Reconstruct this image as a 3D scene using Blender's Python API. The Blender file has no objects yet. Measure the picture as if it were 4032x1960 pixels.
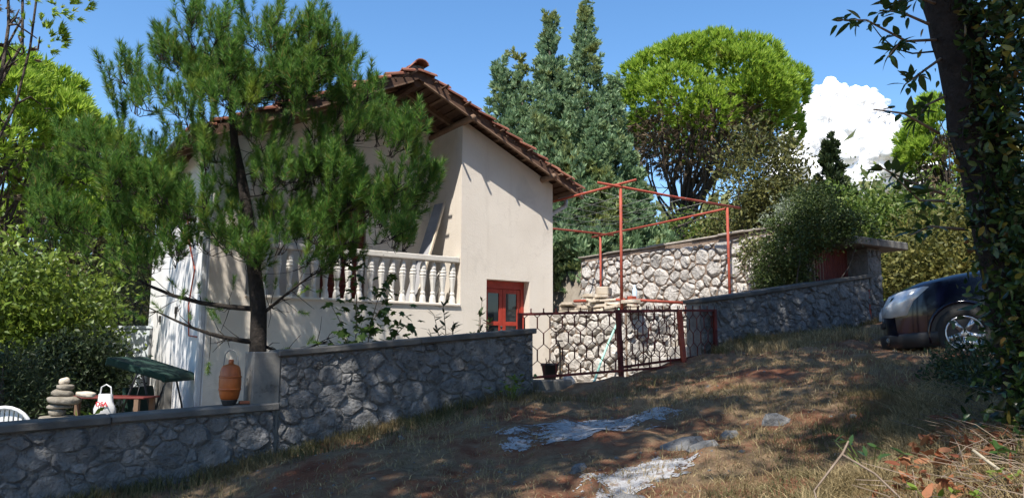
import bpy, bmesh, math, random
import numpy as np
from mathutils import Vector, Matrix, Quaternion

# ---------------------------------------------------------------- camera, sky, sun, exposure
scene = bpy.context.scene
COL = scene.collection
AZ, PITCH, ROLL = math.radians(56.3), math.radians(7.7), math.radians(0.3)
FWD = Vector((math.cos(AZ), math.sin(AZ), 0)); RGT = Vector((math.sin(AZ), -math.cos(AZ), 0)); UP = Vector((0, 0, 1))
cam_data = bpy.data.cameras.new("camera"); cam = bpy.data.objects.new("camera", cam_data); COL.objects.link(cam)
cam_data.sensor_width = 36.0; cam_data.lens = 27.04; cam_data.clip_start = 0.05; cam_data.clip_end = 3000
look = (FWD * math.cos(PITCH) + UP * math.sin(PITCH)).normalized()
upv = RGT.cross(look).normalized()
q = Matrix((RGT, upv, -look)).transposed().to_quaternion()
cam.rotation_mode = 'QUATERNION'
cam.rotation_quaternion = q @ Quaternion((0, 0, 1), ROLL)
cam.location = (0, 0, 0)
scene.camera = cam

SUN = Vector((-1.0, -0.72, 1.82)).normalized()
world = bpy.data.worlds.new("World"); scene.world = world; world.use_nodes = True
wn = world.node_tree
bg = wn.nodes["Background"]
sky = wn.nodes.new("ShaderNodeTexSky"); sky.sky_type = 'NISHITA'; sky.sun_disc = False
sky.sun_elevation = math.asin(SUN.z); sky.sun_rotation = math.atan2(SUN.x, SUN.y) % (2 * math.pi)
sky.air_density = 1.0; sky.dust_density = 0.2; sky.ozone_density = 2.2
hsv = wn.nodes.new('ShaderNodeHueSaturation'); hsv.inputs['Saturation'].default_value = 1.2
wn.links.new(sky.outputs[0], hsv.inputs['Color']); wn.links.new(hsv.outputs[0], bg.inputs[0]); bg.inputs[1].default_value = 0.14
sl = bpy.data.lights.new("sun", 'SUN'); sl.energy = 5.0; sl.angle = math.radians(0.5); sl.color = (1.0, 0.94, 0.85)
so = bpy.data.objects.new("sun", sl); COL.objects.link(so)
so.rotation_mode = 'QUATERNION'; so.rotation_quaternion = (-SUN).to_track_quat('-Z', 'Y'); so.location = SUN * 60
vs = scene.view_settings
vs.view_transform = 'Standard'; vs.look = 'None'; vs.exposure = 0.7; vs.gamma = 1.0; vs.use_curve_mapping = False
scene.cycles.max_bounces = 6; scene.cycles.transparent_max_bounces = 32

# ---------------------------------------------------------------- helpers
R = random.Random(7)
NR = np.random.default_rng(11)

def put(name, me, mat=None, parent=None, loc=None):
    o = bpy.data.objects.new(name, me); COL.objects.link(o)
    if mat is not None and me is not None and not me.materials: me.materials.append(mat)
    if parent is not None: o.parent = parent
    if loc is not None: o.location = loc
    return o

def empty(name, loc=(0, 0, 0), rz=0.0):
    o = bpy.data.objects.new(name, None); COL.objects.link(o); o.location = loc; o.rotation_euler = (0, 0, rz)
    o.empty_display_size = 0.2
    return o

def tag(o, label=None, cat=None, group=None, kind=None):
    if label: o["label"] = label
    if cat: o["category"] = cat
    if group: o["group"] = group
    if kind or cat: o["kind"] = kind or 'thing'
    return o

def copy_tree(o, parent=None):
    c = o.copy(); COL.objects.link(c)
    if parent is not None: c.parent = parent
    for ch in list(o.children): copy_tree(ch, c)
    return c

class MB:
    """collects simple solids and makes one mesh of them"""
    def __init__(s): s.v = []; s.f = []
    def raw(s, v, f):
        n = len(s.v); s.v += [tuple(p) for p in v]; s.f += [tuple(i + n for i in q_) for q_ in f]; return s
    def box(s, a, b):
        x0, y0, z0 = a; x1, y1, z1 = b
        return s.raw([(x0,y0,z0),(x1,y0,z0),(x1,y1,z0),(x0,y1,z0),(x0,y0,z1),(x1,y0,z1),(x1,y1,z1),(x0,y1,z1)],
                     [(0,3,2,1),(4,5,6,7),(0,1,5,4),(1,2,6,5),(2,3,7,6),(3,0,4,7)])
    def beam(s, p, q_, w, h, upv=(0, 0, 1)):
        p, q_ = Vector(p), Vector(q_); d = (q_ - p).normalized(); u = Vector(upv)
        sd = d.cross(u).normalized(); u = sd.cross(d).normalized()
        vs_ = []
        for c in (p, q_):
            for a, b in ((-1,-1),(1,-1),(1,1),(-1,1)): vs_.append(c + sd * a * w / 2 + u * b * h / 2)
        return s.raw(vs_, [(0,1,2,3),(7,6,5,4),(0,4,5,1),(1,5,6,2),(2,6,7,3),(3,7,4,0)])
    def tube(s, path, rad, n=6, cap=True):
        path = [Vector(p) for p in path]
        if not hasattr(rad, '__len__'): rad = [rad] * len(path)
        prev = None; rings = []; base = len(s.v)
        for i, p in enumerate(path):
            d = (path[min(i + 1, len(path) - 1)] - path[max(i - 1, 0)]).normalized()
            if prev is None:
                a = d.orthogonal().normalized()
            else:
                a = (prev - d * prev.dot(d))
                a = a.normalized() if a.length > 1e-6 else d.orthogonal().normalized()
            prev = a; b = d.cross(a)
            for k in range(n):
                t = 2 * math.pi * k / n
                s.v.append(tuple(p + (a * math.cos(t) + b * math.sin(t)) * rad[i]))
        for i in range(len(path) - 1):
            for k in range(n):
                k2 = (k + 1) % n
                s.f.append((base + i*n + k, base + i*n + k2, base + (i+1)*n + k2, base + (i+1)*n + k))
        if cap:
            s.f.append(tuple(base + k for k in range(n - 1, -1, -1)))
            s.f.append(tuple(base + (len(path)-1)*n + k for k in range(n)))
        return s
    def lathe(s, prof, n=12, c=(0, 0, 0)):
        base = len(s.v)
        for r, z in prof:
            for k in range(n):
                t = 2 * math.pi * k / n
                s.v.append((c[0] + r * math.cos(t), c[1] + r * math.sin(t), c[2] + z))
        for i in range(len(prof) - 1):
            for k in range(n):
                k2 = (k + 1) % n
                s.f.append((base + i*n + k, base + i*n + k2, base + (i+1)*n + k2, base + (i+1)*n + k))
        s.f.append(tuple(base + k for k in range(n - 1, -1, -1)))
        s.f.append(tuple(base + (len(prof)-1)*n + k for k in range(n)))
        return s
    def prism(s, poly, axis, a, b):
        """polygon in the two other axes, extruded along axis from a to b"""
        def P(u, v, w): return {'X': (w, u, v), 'Y': (u, w, v), 'Z': (u, v, w)}[axis]
        n = len(poly)
        vs_ = [P(u, v, a) for u, v in poly] + [P(u, v, b) for u, v in poly]
        return s.raw(vs_, [tuple(range(n)), tuple(range(2*n - 1, n - 1, -1))] + [(i, i + n, (i + 1) % n + n, (i + 1) % n) for i in range(n)])
    def mesh(s, name, smooth=False, bevel=0.0, recalc=True):
        me = bpy.data.meshes.new(name); me.from_pydata(s.v, [], s.f)
        bm = bmesh.new(); bm.from_mesh(me)
        if recalc: bmesh.ops.recalc_face_normals(bm, faces=bm.faces)
        if bevel:
            es = [e for e in bm.edges if len(e.link_faces) == 2 and e.calc_face_angle(0) > 0.5]
            bmesh.ops.bevel(bm, geom=es, offset=bevel, segments=1, affect='EDGES', clamp_overlap=True)
        bm.to_mesh(me); bm.free()
        if smooth: me.polygons.foreach_set('use_smooth', [True] * len(me.polygons))
        me.update(); return me
    def build(s, name, mat, parent=None, smooth=False, bevel=0.0):
        return put(name, s.mesh(name, smooth, bevel), mat, parent)

def arr_mesh(name, V, F, smooth=False):
    V = np.asarray(V, dtype=np.float32).reshape(-1, 3); F = np.asarray(F, dtype=np.int32); k = F.shape[1]
    me = bpy.data.meshes.new(name)
    me.vertices.add(len(V)); me.vertices.foreach_set('co', V.ravel())
    me.loops.add(F.size); me.loops.foreach_set('vertex_index', F.ravel())
    me.polygons.add(len(F)); me.polygons.foreach_set('loop_start', np.arange(0, F.size, k, dtype=np.int32))
    if smooth: me.polygons.foreach_set('use_smooth', np.ones(len(F), dtype=bool))
    me.update(calc_edges=True); me.validate(); return me

# ---------------------------------------------------------------- materials
def newmat(name):
    m = bpy.data.materials.new(name); m.use_nodes = True
    nt = m.node_tree; b = nt.nodes["Principled BSDF"]
    return m, nt, b

def N(nt, typ, **kw):
    n = nt.nodes.new(typ)
    for k, v in kw.items():
        if k.startswith('i_'): n.inputs[k[2:].replace('_', ' ')].default_value = v
        else: setattr(n, k, v)
    return n

def ramp(nt, fac, stops):
    r = nt.nodes.new("ShaderNodeValToRGB"); e = r.color_ramp.elements
    while len(e) < len(stops): e.new(0.5)
    for el, (p, c) in zip(e, stops): el.position = p; el.color = (*c, 1)
    nt.links.new(fac, r.inputs[0]); return r.outputs[0]

def noise(nt, scale, detail=4, rough=0.55, vec=None, dist=0.0):
    n = N(nt, "ShaderNodeTexNoise"); n.inputs['Scale'].default_value = scale; n.inputs['Detail'].default_value = detail
    n.inputs['Roughness'].default_value = rough; n.inputs['Distortion'].default_value = dist
    if vec is None:
        g = N(nt, "ShaderNodeNewGeometry"); vec = g.outputs['Position']
    nt.links.new(vec, n.inputs['Vector']); return n.outputs[0]

def mixc(nt, fac, a, b, mode='MIX'):
    m = N(nt, "ShaderNodeMix", data_type='RGBA', blend_type=mode)
    for sock, val in ((m.inputs[0], fac), (m.inputs[6], a), (m.inputs[7], b)):
        if hasattr(val, 'links'): nt.links.new(val, sock)
        elif hasattr(val, '__len__'): sock.default_value = (*val, 1) if len(val) == 3 else val
        else: sock.default_value = val
    return m.outputs[2]

def bump(nt, b, h, strength=0.5, dist=0.02):
    n = N(nt, "ShaderNodeBump"); n.inputs['Strength'].default_value = strength; n.inputs['Distance'].default_value = dist
    nt.links.new(h, n.inputs['Height']); nt.links.new(n.outputs[0], b.inputs['Normal'])

def rough_mat(name, stops, scale=3, rough=0.85, bscale=25, bstr=0.4, bdist=0.02, objrand=0.0, stain=None, metallic=0.0, spec=0.3, dist=0.0):
    """noise-coloured surface; objrand varies the brightness from piece to piece; stain = (colour, scale, threshold)"""
    m, nt, b = newmat(name)
    c = ramp(nt, noise(nt, scale, 6, 0.6, dist=dist), stops)
    if stain:
        f = ramp(nt, noise(nt, stain[1], 5, 0.65), [(stain[2], (0, 0, 0)), (min(1, stain[2] + 0.12), (1, 1, 1))])
        c = mixc(nt, f, c, stain[0])
    if objrand:
        oi = N(nt, "ShaderNodeObjectInfo")
        mr = N(nt, "ShaderNodeMapRange"); mr.inputs[3].default_value = 1 - objrand; mr.inputs[4].default_value = 1 + objrand * 0.8
        nt.links.new(oi.outputs['Random'], mr.inputs[0])
        hs = N(nt, "ShaderNodeHueSaturation"); nt.links.new(mr.outputs[0], hs.inputs['Value']); nt.links.new(c, hs.inputs['Color'])
        c = hs.outputs[0]
    nt.links.new(c, b.inputs['Base Color'])
    b.inputs['Roughness'].default_value = rough; b.inputs['Metallic'].default_value = metallic
    b.inputs['Specular IOR Level'].default_value = spec
    if bstr: bump(nt, b, noise(nt, bscale, 6, 0.65), bstr, bdist)
    return m

def leaf_mat(name, stops, transl=0.3, rough=0.5, patch=None, spec=0.35):
    """each leaf or needle gets its own tone; patch = (colour, scale, threshold) for browner or yellower areas of the crown"""
    m, nt, b = newmat(name)
    g = N(nt, "ShaderNodeNewGeometry")
    c = ramp(nt, g.outputs['Random Per Island'], stops)
    if patch:
        f = ramp(nt, noise(nt, patch[1], 3, 0.6), [(patch[2], (0, 0, 0)), (min(1, patch[2] + 0.15), (1, 1, 1))])
        c = mixc(nt, f, c, patch[0])
    nt.links.new(c, b.inputs['Base Color']); b.inputs['Roughness'].default_value = rough
    b.inputs['Specular IOR Level'].default_value = spec
    t = N(nt, "ShaderNodeBsdfTranslucent"); nt.links.new(c, t.inputs[0])
    mx = N(nt, "ShaderNodeMixShader"); mx.inputs[0].default_value = transl
    out = nt.nodes["Material Output"]
    nt.links.new(b.outputs[0], mx.inputs[1]); nt.links.new(t.outputs[0], mx.inputs[2]); nt.links.new(mx.outputs[0], out.inputs[0])
    return m

def plain(name, col, rough=0.5, metallic=0.0, spec=0.5, coat=0.0):
    m, nt, b = newmat(name)
    c = ramp(nt, noise(nt, 6, 5, 0.6), [(0.3, tuple(x * 0.86 for x in col)), (0.7, tuple(min(1, x * 1.1) for x in col))])
    nt.links.new(c, b.inputs['Base Color']); b.inputs['Roughness'].default_value = rough
    b.inputs['Metallic'].default_value = metallic; b.inputs['Specular IOR Level'].default_value = spec; b.inputs['Coat Weight'].default_value = coat
    return m

M = {}
def plaster_mat():
    m, nt, b = newmat('cream_plaster')
    c = ramp(nt, noise(nt, 0.9, 6, 0.6), [(0.3, (0.63, 0.57, 0.495)), (0.7, (0.72, 0.66, 0.58))])
    g = N(nt, "ShaderNodeNewGeometry"); mp = N(nt, "ShaderNodeMapping"); mp.inputs['Scale'].default_value = (5.5, 5.5, 0.35); nt.links.new(g.outputs['Position'], mp.inputs[0])
    st = ramp(nt, noise(nt, 1.0, 5, 0.65, mp.outputs[0]), [(0.58, (0, 0, 0)), (0.8, (0.4, 0.4, 0.4))])          # rain streaks
    c = mixc(nt, st, c, (0.45, 0.39, 0.33))
    pt = ramp(nt, noise(nt, 1.6, 7, 0.7, dist=0.8), [(0.58, (0, 0, 0)), (0.72, (0.6, 0.6, 0.6))])                      # patched areas
    c = mixc(nt, pt, c, (0.52, 0.47, 0.41))
    cr = N(nt, "ShaderNodeTexVoronoi", feature='DISTANCE_TO_EDGE'); cr.inputs['Scale'].default_value = 0.8
    wv = N(nt, "ShaderNodeVectorMath", operation='ADD'); ns = N(nt, "ShaderNodeTexNoise"); ns.inputs['Scale'].default_value = 2.2; nt.links.new(g.outputs['Position'], ns.inputs['Vector'])
    nt.links.new(g.outputs['Position'], wv.inputs[0]); nt.links.new(ns.outputs['Color'], wv.inputs[1]); nt.links.new(wv.outputs[0], cr.inputs['Vector'])
    ck = ramp(nt, cr.outputs['Distance'], [(0.0, (0.22, 0.22, 0.22)), (0.004, (0, 0, 0))]); c = mixc(nt, ck, c, (0.33, 0.28, 0.24))   # hairline cracks
    nt.links.new(c, b.inputs['Base Color']); b.inputs['Roughness'].default_value = 0.93; b.inputs['Specular IOR Level'].default_value = 0.2
    bump(nt, b, noise(nt, 38, 7, 0.7), 0.45, 0.012); return m
M['plaster'] = plaster_mat()
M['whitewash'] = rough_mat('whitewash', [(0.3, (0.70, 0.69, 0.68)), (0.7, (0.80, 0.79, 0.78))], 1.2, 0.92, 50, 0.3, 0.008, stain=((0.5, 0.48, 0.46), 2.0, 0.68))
M['baluster'] = rough_mat('white_cast_stone', [(0.3, (0.54, 0.52, 0.485)), (0.7, (0.68, 0.66, 0.62))], 8, 0.8, 60, 0.2, 0.004, stain=((0.35, 0.32, 0.28), 9, 0.66))
M['rail'] = rough_mat('weathered_rail', [(0.3, (0.50, 0.47, 0.42)), (0.7, (0.66, 0.63, 0.58))], 5, 0.85, 60, 0.3, 0.005, stain=((0.2, 0.18, 0.16), 12, 0.62))
M['concrete'] = rough_mat('old_concrete', [(0.25, (0.13, 0.125, 0.115)), (0.75, (0.23, 0.22, 0.20))], 4, 0.9, 45, 0.5, 0.01, objrand=0.1, stain=((0.08, 0.075, 0.07), 6, 0.58))
M['stone_grey'] = rough_mat('grey_limestone', [(0.2, (0.13, 0.132, 0.135)), (0.5, (0.215, 0.215, 0.215)), (0.85, (0.37, 0.36, 0.35))], 6, 0.92, 15, 1.0, 0.09, objrand=0.16, stain=((0.09, 0.085, 0.08), 9, 0.56), dist=0.6)
M['mortar_grey'] = rough_mat('grey_mortar', [(0.25, (0.16, 0.16, 0.157)), (0.75, (0.29, 0.285, 0.28))], 9, 0.95, 18, 1.0, 0.09)
M['coping'] = rough_mat('dark_weathered_coping', [(0.25, (0.075, 0.073, 0.07)), (0.75, (0.155, 0.15, 0.14))], 3, 0.92, 40, 0.7, 0.015, objrand=0.15, stain=((0.22, 0.20, 0.18), 5, 0.66))
M['stone_white'] = rough_mat('white_limestone', [(0.2, (0.25, 0.22, 0.19)), (0.45, (0.47, 0.44, 0.405)), (0.8, (0.66, 0.635, 0.60))], 6, 0.92, 16, 1.0, 0.05, objrand=0.22, stain=((0.22, 0.165, 0.12), 6, 0.56), dist=0.5)
M['mortar_brown'] = rough_mat('brown_mortar', [(0.25, (0.16, 0.11, 0.08)), (0.75, (0.34, 0.26, 0.20))], 6, 0.95, 30, 0.9, 0.02)
M['slab'] = rough_mat('split_stone_slab', [(0.2, (0.36, 0.28, 0.20)), (0.5, (0.55, 0.48, 0.39)), (0.8, (0.66, 0.60, 0.52))], 6, 0.9, 25, 0.6, 0.02, objrand=0.25)
M['wood_dark'] = rough_mat('dark_roof_timber', [(0.2, (0.055, 0.030, 0.020)), (0.8, (0.13, 0.075, 0.05))], 9, 0.8, 40, 0.5, 0.008, objrand=0.2)
M['wood_mid'] = rough_mat('brown_batten', [(0.2, (0.14, 0.085, 0.055)), (0.8, (0.26, 0.17, 0.115))], 9, 0.8, 40, 0.4, 0.006, objrand=0.2)
M['tile'] = rough_mat('terracotta_tile', [(0.2, (0.15, 0.055, 0.037)), (0.5, (0.25, 0.095, 0.06)), (0.8, (0.36, 0.20, 0.145))], 7, 0.85, 35, 0.4, 0.01, objrand=0.35, stain=((0.12, 0.07, 0.05), 5, 0.64))
M['red_paint'] = rough_mat('red_gloss_paint', [(0.3, (0.28, 0.03, 0.018)), (0.7, (0.39, 0.048, 0.028))], 8, 0.45, 30, 0.1, 0.003, spec=0.4)
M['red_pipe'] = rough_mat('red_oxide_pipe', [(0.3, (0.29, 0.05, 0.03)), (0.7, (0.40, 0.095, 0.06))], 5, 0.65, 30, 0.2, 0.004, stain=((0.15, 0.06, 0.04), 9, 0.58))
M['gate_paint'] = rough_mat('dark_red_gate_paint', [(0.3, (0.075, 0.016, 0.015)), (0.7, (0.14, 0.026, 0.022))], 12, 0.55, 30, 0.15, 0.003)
M['red_door'] = rough_mat('dull_red_sheet', [(0.3, (0.10, 0.018, 0.015)), (0.7, (0.16, 0.030, 0.024))], 3, 0.55, 30, 0.1, 0.003)
M['glass'] = plain('window_glass', (0.02, 0.025, 0.03), 0.06, 0, 0.6)
M['iron'] = plain('dark_iron', (0.03, 0.03, 0.03), 0.6)
M['zinc'] = plain('zinc_gutter', (0.30, 0.31, 0.33), 0.45, 0.5)
M['pvc'] = plain('grey_pvc', (0.48, 0.50, 0.53), 0.5)
M['wire'] = plain('galvanised_wire', (0.22, 0.22, 0.21), 0.5, 0.3)
M['bamboo'] = rough_mat('bamboo', [(0.3, (0.30, 0.26, 0.19)), (0.7, (0.42, 0.37, 0.28))], 12, 0.7, 30, 0.2, 0.003)
M['bark_pine'] = rough_mat('pine_bark', [(0.25, (0.035, 0.028, 0.022)), (0.6, (0.10, 0.08, 0.065)), (0.85, (0.17, 0.14, 0.12))], 14, 0.95, 28, 1.0, 0.03)
M['bark_grey'] = rough_mat('grey_bark', [(0.25, (0.05, 0.042, 0.036)), (0.6, (0.12, 0.10, 0.088)), (0.85, (0.22, 0.19, 0.17))], 11, 0.95, 24, 1.0, 0.04)
M['twig'] = rough_mat('bare_twig', [(0.25, (0.13, 0.095, 0.07)), (0.75, (0.28, 0.22, 0.17))], 12, 0.9, 40, 0.4, 0.005)
M['barrel'] = rough_mat('orange_brown_glaze', [(0.25, (0.27, 0.06, 0.010)), (0.75, (0.42, 0.115, 0.02))], 9, 0.4, 30, 0.1, 0.003, spec=0.5)
M['canvas'] = rough_mat('dark_green_canvas', [(0.3, (0.008, 0.030, 0.022)), (0.7, (0.016, 0.048, 0.036))], 5, 0.85, 14, 0.6, 0.02)
M['white_plastic'] = plain('white_plastic', (0.72, 0.72, 0.72), 0.4)
M['cream_stone'] = rough_mat('cream_cast_stone', [(0.25, (0.15, 0.13, 0.10)), (0.75, (0.33, 0.295, 0.245))], 11, 0.9, 22, 0.9, 0.02, stain=((0.25, 0.22, 0.17), 9, 0.62))
M['black_plastic'] = plain('black_plastic', (0.022, 0.022, 0.024), 0.55)
M['hose'] = plain('pale_green_hose', (0.34, 0.62, 0.50), 0.5)
M['ochre'] = rough_mat('ochre_render', [(0.3, (0.52, 0.34, 0.18)), (0.7, (0.66, 0.47, 0.29))], 6, 0.9, 40, 0.3, 0.006)
M['board'] = rough_mat('grey_board', [(0.3, (0.24, 0.24, 0.25)), (0.7, (0.34, 0.34, 0.36))], 3, 0.7, 40, 0.2, 0.004)
M['pale_wood'] = rough_mat('pale_lath', [(0.3, (0.52, 0.44, 0.34)), (0.7, (0.66, 0.58, 0.47))], 8, 0.8, 40, 0.2, 0.003)
M['sheet'] = plain('milky_sheet', (0.55, 0.60, 0.63), 0.35)
M['car_paint'] = plain('dark_blue_paint', (0.002, 0.003, 0.014), 0.12, 0.0, 0.4, 0.15)
M['tyre'] = plain('tyre_rubber', (0.018, 0.018, 0.018), 0.85)
M['alloy'] = plain('silver_alloy', (0.55, 0.56, 0.58), 0.3, 0.85)
M['lamp_lens'] = plain('headlamp_lens', (0.70, 0.74, 0.78), 0.25, 0.2, 0.8, 0.6)
M['bottle'] = plain('pale_blue_bottle', (0.55, 0.68, 0.80), 0.2)
M['red_print'] = plain('red_print', (0.55, 0.02, 0.03), 0.6)
M['parasol'] = plain('green_yellow_canvas', (0.33, 0.24, 0.05), 0.8)
M['cloud'] = plain('cloud_white', (0.93, 0.93, 0.94), 1.0, 0, 0.0)
# ---------------------------------------------------------------- ground
def sstep(a, b, x): t = np.clip((x - a) / (b - a), 0, 1); return t * t * (3 - 2 * t)

_ph = NR.uniform(0, 6.28, (3, 24)); _k = np.concatenate([NR.normal(0, 0.7, (8, 2)), NR.normal(0, 2.2, (8, 2)), NR.normal(0, 7, (8, 2))])
_amp = np.concatenate([np.full(8, 0.018), np.full(8, 0.010), np.full(8, 0.0045)])
def lumps(x, y):
    z = 0
    for (kx, ky), a, p in zip(_k, _amp, _ph[0]): z = z + a * np.sin(kx * x + ky * y + p)
    return z

def gz(x, y, rough=True):
    x = np.asarray(x, float); y = np.asarray(y, float)
    xr = np.clip(x, -20, 17)
    road = -1.53 + 0.158 * xr + 0.05 * np.clip(x - 17, 0, 60)
    bank = 0.34 * x + 0.75 - y                      # >0 on the near side of the track
    road = road + 0.38 * sstep(0, 1.6, bank) * sstep(-3, 3, x)
    road = road - 0.05 * np.exp(-((y - (0.30 * x + 3.3)) / 0.28) ** 2) - 0.05 * np.exp(-((y - (0.30 * x + 4.8)) / 0.28) ** 2)
    if rough: road = road + lumps(x, y) * 1.4
    yard = -1.5 + 1.0 * sstep(2.9, 4.6, x)
    yard = yard + 0.03 * np.sin(x * 3) * np.sin(y * 2)
    terr = np.where((x > 9.42) & (y > 10.42), 0.72, yard)
    st = (x > 9.42) & (y <= 10.42)
    terr = np.where(st, -0.5 + 1.2 * sstep(9.5, 11.4, x), terr)
    terr = np.where((x > 13.05) & (y > 12.6), 2.25 + 0.06 * np.clip(x - 13, 0, 40), terr)
    terr = np.where((x > 14.75) & (y > 9.5), np.maximum(road, 0.6 + 0.13 * np.clip(y - 9.5, 0, 12)), terr)
    back = sstep(17.6, 22, y) * sstep(14, 9, x)
    terr = terr * (1 - back) + back * (-1.6 - 0.01 * np.clip(y - 20, 0, 60))
    w = sstep(8.58, 8.72, y) * np.where(x > 14.75, sstep(9.2, 9.7, y), 1.0)
    return road * (1 - w) + terr * w

def axis_coords(lo, hi, step, far):
    inner = np.arange(lo, hi + 1e-6, step); out = []; d = step
    a = hi
    right = []
    while a < far: d *= 1.25; a += d; right.append(a)
    a = lo; d = step; left = []
    while a > -far: d *= 1.25; a -= d; left.append(a)
    return np.concatenate([left[::-1], inner, right])

gx = axis_coords(-3.0, 17.0, 0.1, 900); gy = axis_coords(-1.0, 19.0, 0.1, 900)
GX, GY = np.meshgrid(gx, gy)
GZ = gz(GX, GY)
def gsurf(x, y):
    """height of the ground mesh itself, between its grid points"""
    x, y = np.asarray(x, float), np.asarray(y, float); i = np.clip(np.searchsorted(gx, x) - 1, 0, len(gx) - 2); j = np.clip(np.searchsorted(gy, y) - 1, 0, len(gy) - 2)
    u = (x - gx[i]) / (gx[i + 1] - gx[i]); v = (y - gy[j]) / (gy[j + 1] - gy[j])
    return GZ[j, i]*(1-u)*(1-v) + GZ[j, i+1]*u*(1-v) + GZ[j+1, i]*(1-u)*v + GZ[j+1, i+1]*u*v
V = np.stack([GX, GY, GZ], -1).reshape(-1, 3)
nx_, ny_ = len(gx), len(gy)
ii, jj = np.meshgrid(np.arange(nx_ - 1), np.arange(ny_ - 1))
b0 = (jj * nx_ + ii).ravel()
F = np.stack([b0, b0 + 1, b0 + 1 + nx_, b0 + nx_], 1)

def ground_material():
    m, nt, b = newmat('track_earth')
    soil = ramp(nt, noise(nt, 2.2, 8, 0.65), [(0.25, (0.14, 0.052, 0.030)), (0.5, (0.29, 0.120, 0.068)), (0.75, (0.45, 0.24, 0.15))])
    straw = ramp(nt, noise(nt, 9, 6, 0.7), [(0.25, (0.17, 0.112, 0.066)), (0.75, (0.42, 0.295, 0.18))])
    c = mixc(nt, ramp(nt, noise(nt, 1.1, 6, 0.7), [(0.42, (0, 0, 0)), (0.58, (1, 1, 1))]), soil, straw)
    fleck = ramp(nt, noise(nt, 34, 3, 0.6), [(0.60, (0, 0, 0)), (0.70, (1, 1, 1))])
    c = mixc(nt, fleck, c, (0.20, 0.15, 0.10))
    peb = ramp(nt, noise(nt, 6, 3, 0.5), [(0.68, (0, 0, 0)), (0.74, (1, 1, 1))])
    c = mixc(nt, peb, c, (0.24, 0.23, 0.22))
    g = N(nt, "ShaderNodeNewGeometry"); sp = N(nt, "ShaderNodeSeparateXYZ"); nt.links.new(g.outputs['Position'], sp.inputs[0])
    # inside the yard the ground is pale concrete and dust, not the track's soil
    yv = N(nt, "ShaderNodeMapRange"); yv.inputs[1].default_value = 8.62; yv.inputs[2].default_value = 8.72; nt.links.new(sp.outputs[1], yv.inputs[0])
    pale = ramp(nt, noise(nt, 3, 6, 0.6), [(0.3, (0.26, 0.22, 0.18)), (0.7, (0.40, 0.36, 0.30))])
    c = mixc(nt, yv.outputs[0], c, pale)
    yf = N(nt, "ShaderNodeMapRange"); yf.inputs[1].default_value = 17.5; yf.inputs[2].default_value = 19.5; nt.links.new(sp.outputs[1], yf.inputs[0])
    green = ramp(nt, noise(nt, 0.9, 6, 0.7), [(0.3, (0.05, 0.055, 0.02)), (0.7, (0.15, 0.13, 0.06))])
    c = mixc(nt, yf.outputs[0], c, green)
    nt.links.new(c, b.inputs['Base Color']); b.inputs['Roughness'].default_value = 0.95; b.inputs['Specular IOR Level'].default_value = 0.15
    bump(nt, b, noise(nt, 45, 8, 0.75), 1.0, 0.05)
    return m
M['earth'] = ground_material()
ground = put('ground', arr_mesh('ground', V, F, True), M['earth']); tag(ground, 'sloping earth track and yard ground with dry grass', kind='structure')

# ---------------------------------------------------------------- stones
def clip_poly(poly, p, n):
    """keep the side where (x-p).n <= 0"""
    out = []
    for i in range(len(poly)):
        a, b = poly[i], poly[(i + 1) % len(poly)]
        da = (a[0]-p[0])*n[0] + (a[1]-p[1])*n[1]; db = (b[0]-p[0])*n[0] + (b[1]-p[1])*n[1]
        if da <= 0: out.append(a)
        if da * db < 0:
            t = da / (da - db); out.append((a[0] + (b[0]-a[0])*t, a[1] + (b[1]-a[1])*t))
    return out

def cells(region, size, rng, aspect=1.25, jit=0.42):
    """irregular field stones of mixed size packed into a convex polygon of (s, z) points: a weighted Voronoi of dart-thrown seeds"""
    k = aspect; reg = [(p[0] / k, p[1]) for p in region]
    x0, x1 = min(p[0] for p in reg), max(p[0] for p in reg); z0, z1 = min(p[1] for p in reg), max(p[1] for p in reg)
    seeds = []; area = (x1 - x0 + size) * (z1 - z0 + size)
    for r_, tries in ((0.95, 0.9), (0.72, 2.5), (0.52, 6), (0.36, 9), (0.26, 7)):
        for _ in range(int(tries * area / (size * size))):
            x = rng.uniform(x0 - size / 2, x1 + size / 2); z = rng.uniform(z0 - size / 2, z1 + size / 2); r = r_ * size * rng.uniform(0.85, 1.1)
            if all((x - s_[0])**2 + (z - s_[1])**2 > (0.62 * (r + s_[2]))**2 for s_ in seeds): seeds.append((x, z, r))
    res = []
    for i, s_ in enumerate(seeds):
        poly = list(reg)
        for j, t in enumerate(seeds):
            if i == j: continue
            dx, dz = t[0]-s_[0], t[1]-s_[1]; d2 = dx*dx + dz*dz
            if d2 > (3.2 * size) ** 2: continue
            f_ = 0.5 + (s_[2]**2 - t[2]**2) * 0.45 / (2 * d2)
            poly = clip_poly(poly, (s_[0] + dx*f_, s_[1] + dz*f_), (dx, dz))
            if len(poly) < 3: break
        if len(poly) >= 3:
            poly = [(p[0] * k, p[1]) for p in poly]
            ar = 0.5 * abs(sum(poly[q_][0]*poly[(q_+1) % len(poly)][1] - poly[(q_+1) % len(poly)][0]*poly[q_][1] for q_ in range(len(poly))))
            if ar > (0.2 * size) ** 2: res.append(poly)
    res.sort(key=lambda p: -abs(sum(p[q_][0]*p[(q_+1) % len(p)][1] - p[(q_+1) % len(p)][0]*p[q_][1] for q_ in range(len(p)))))
    return res

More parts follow.
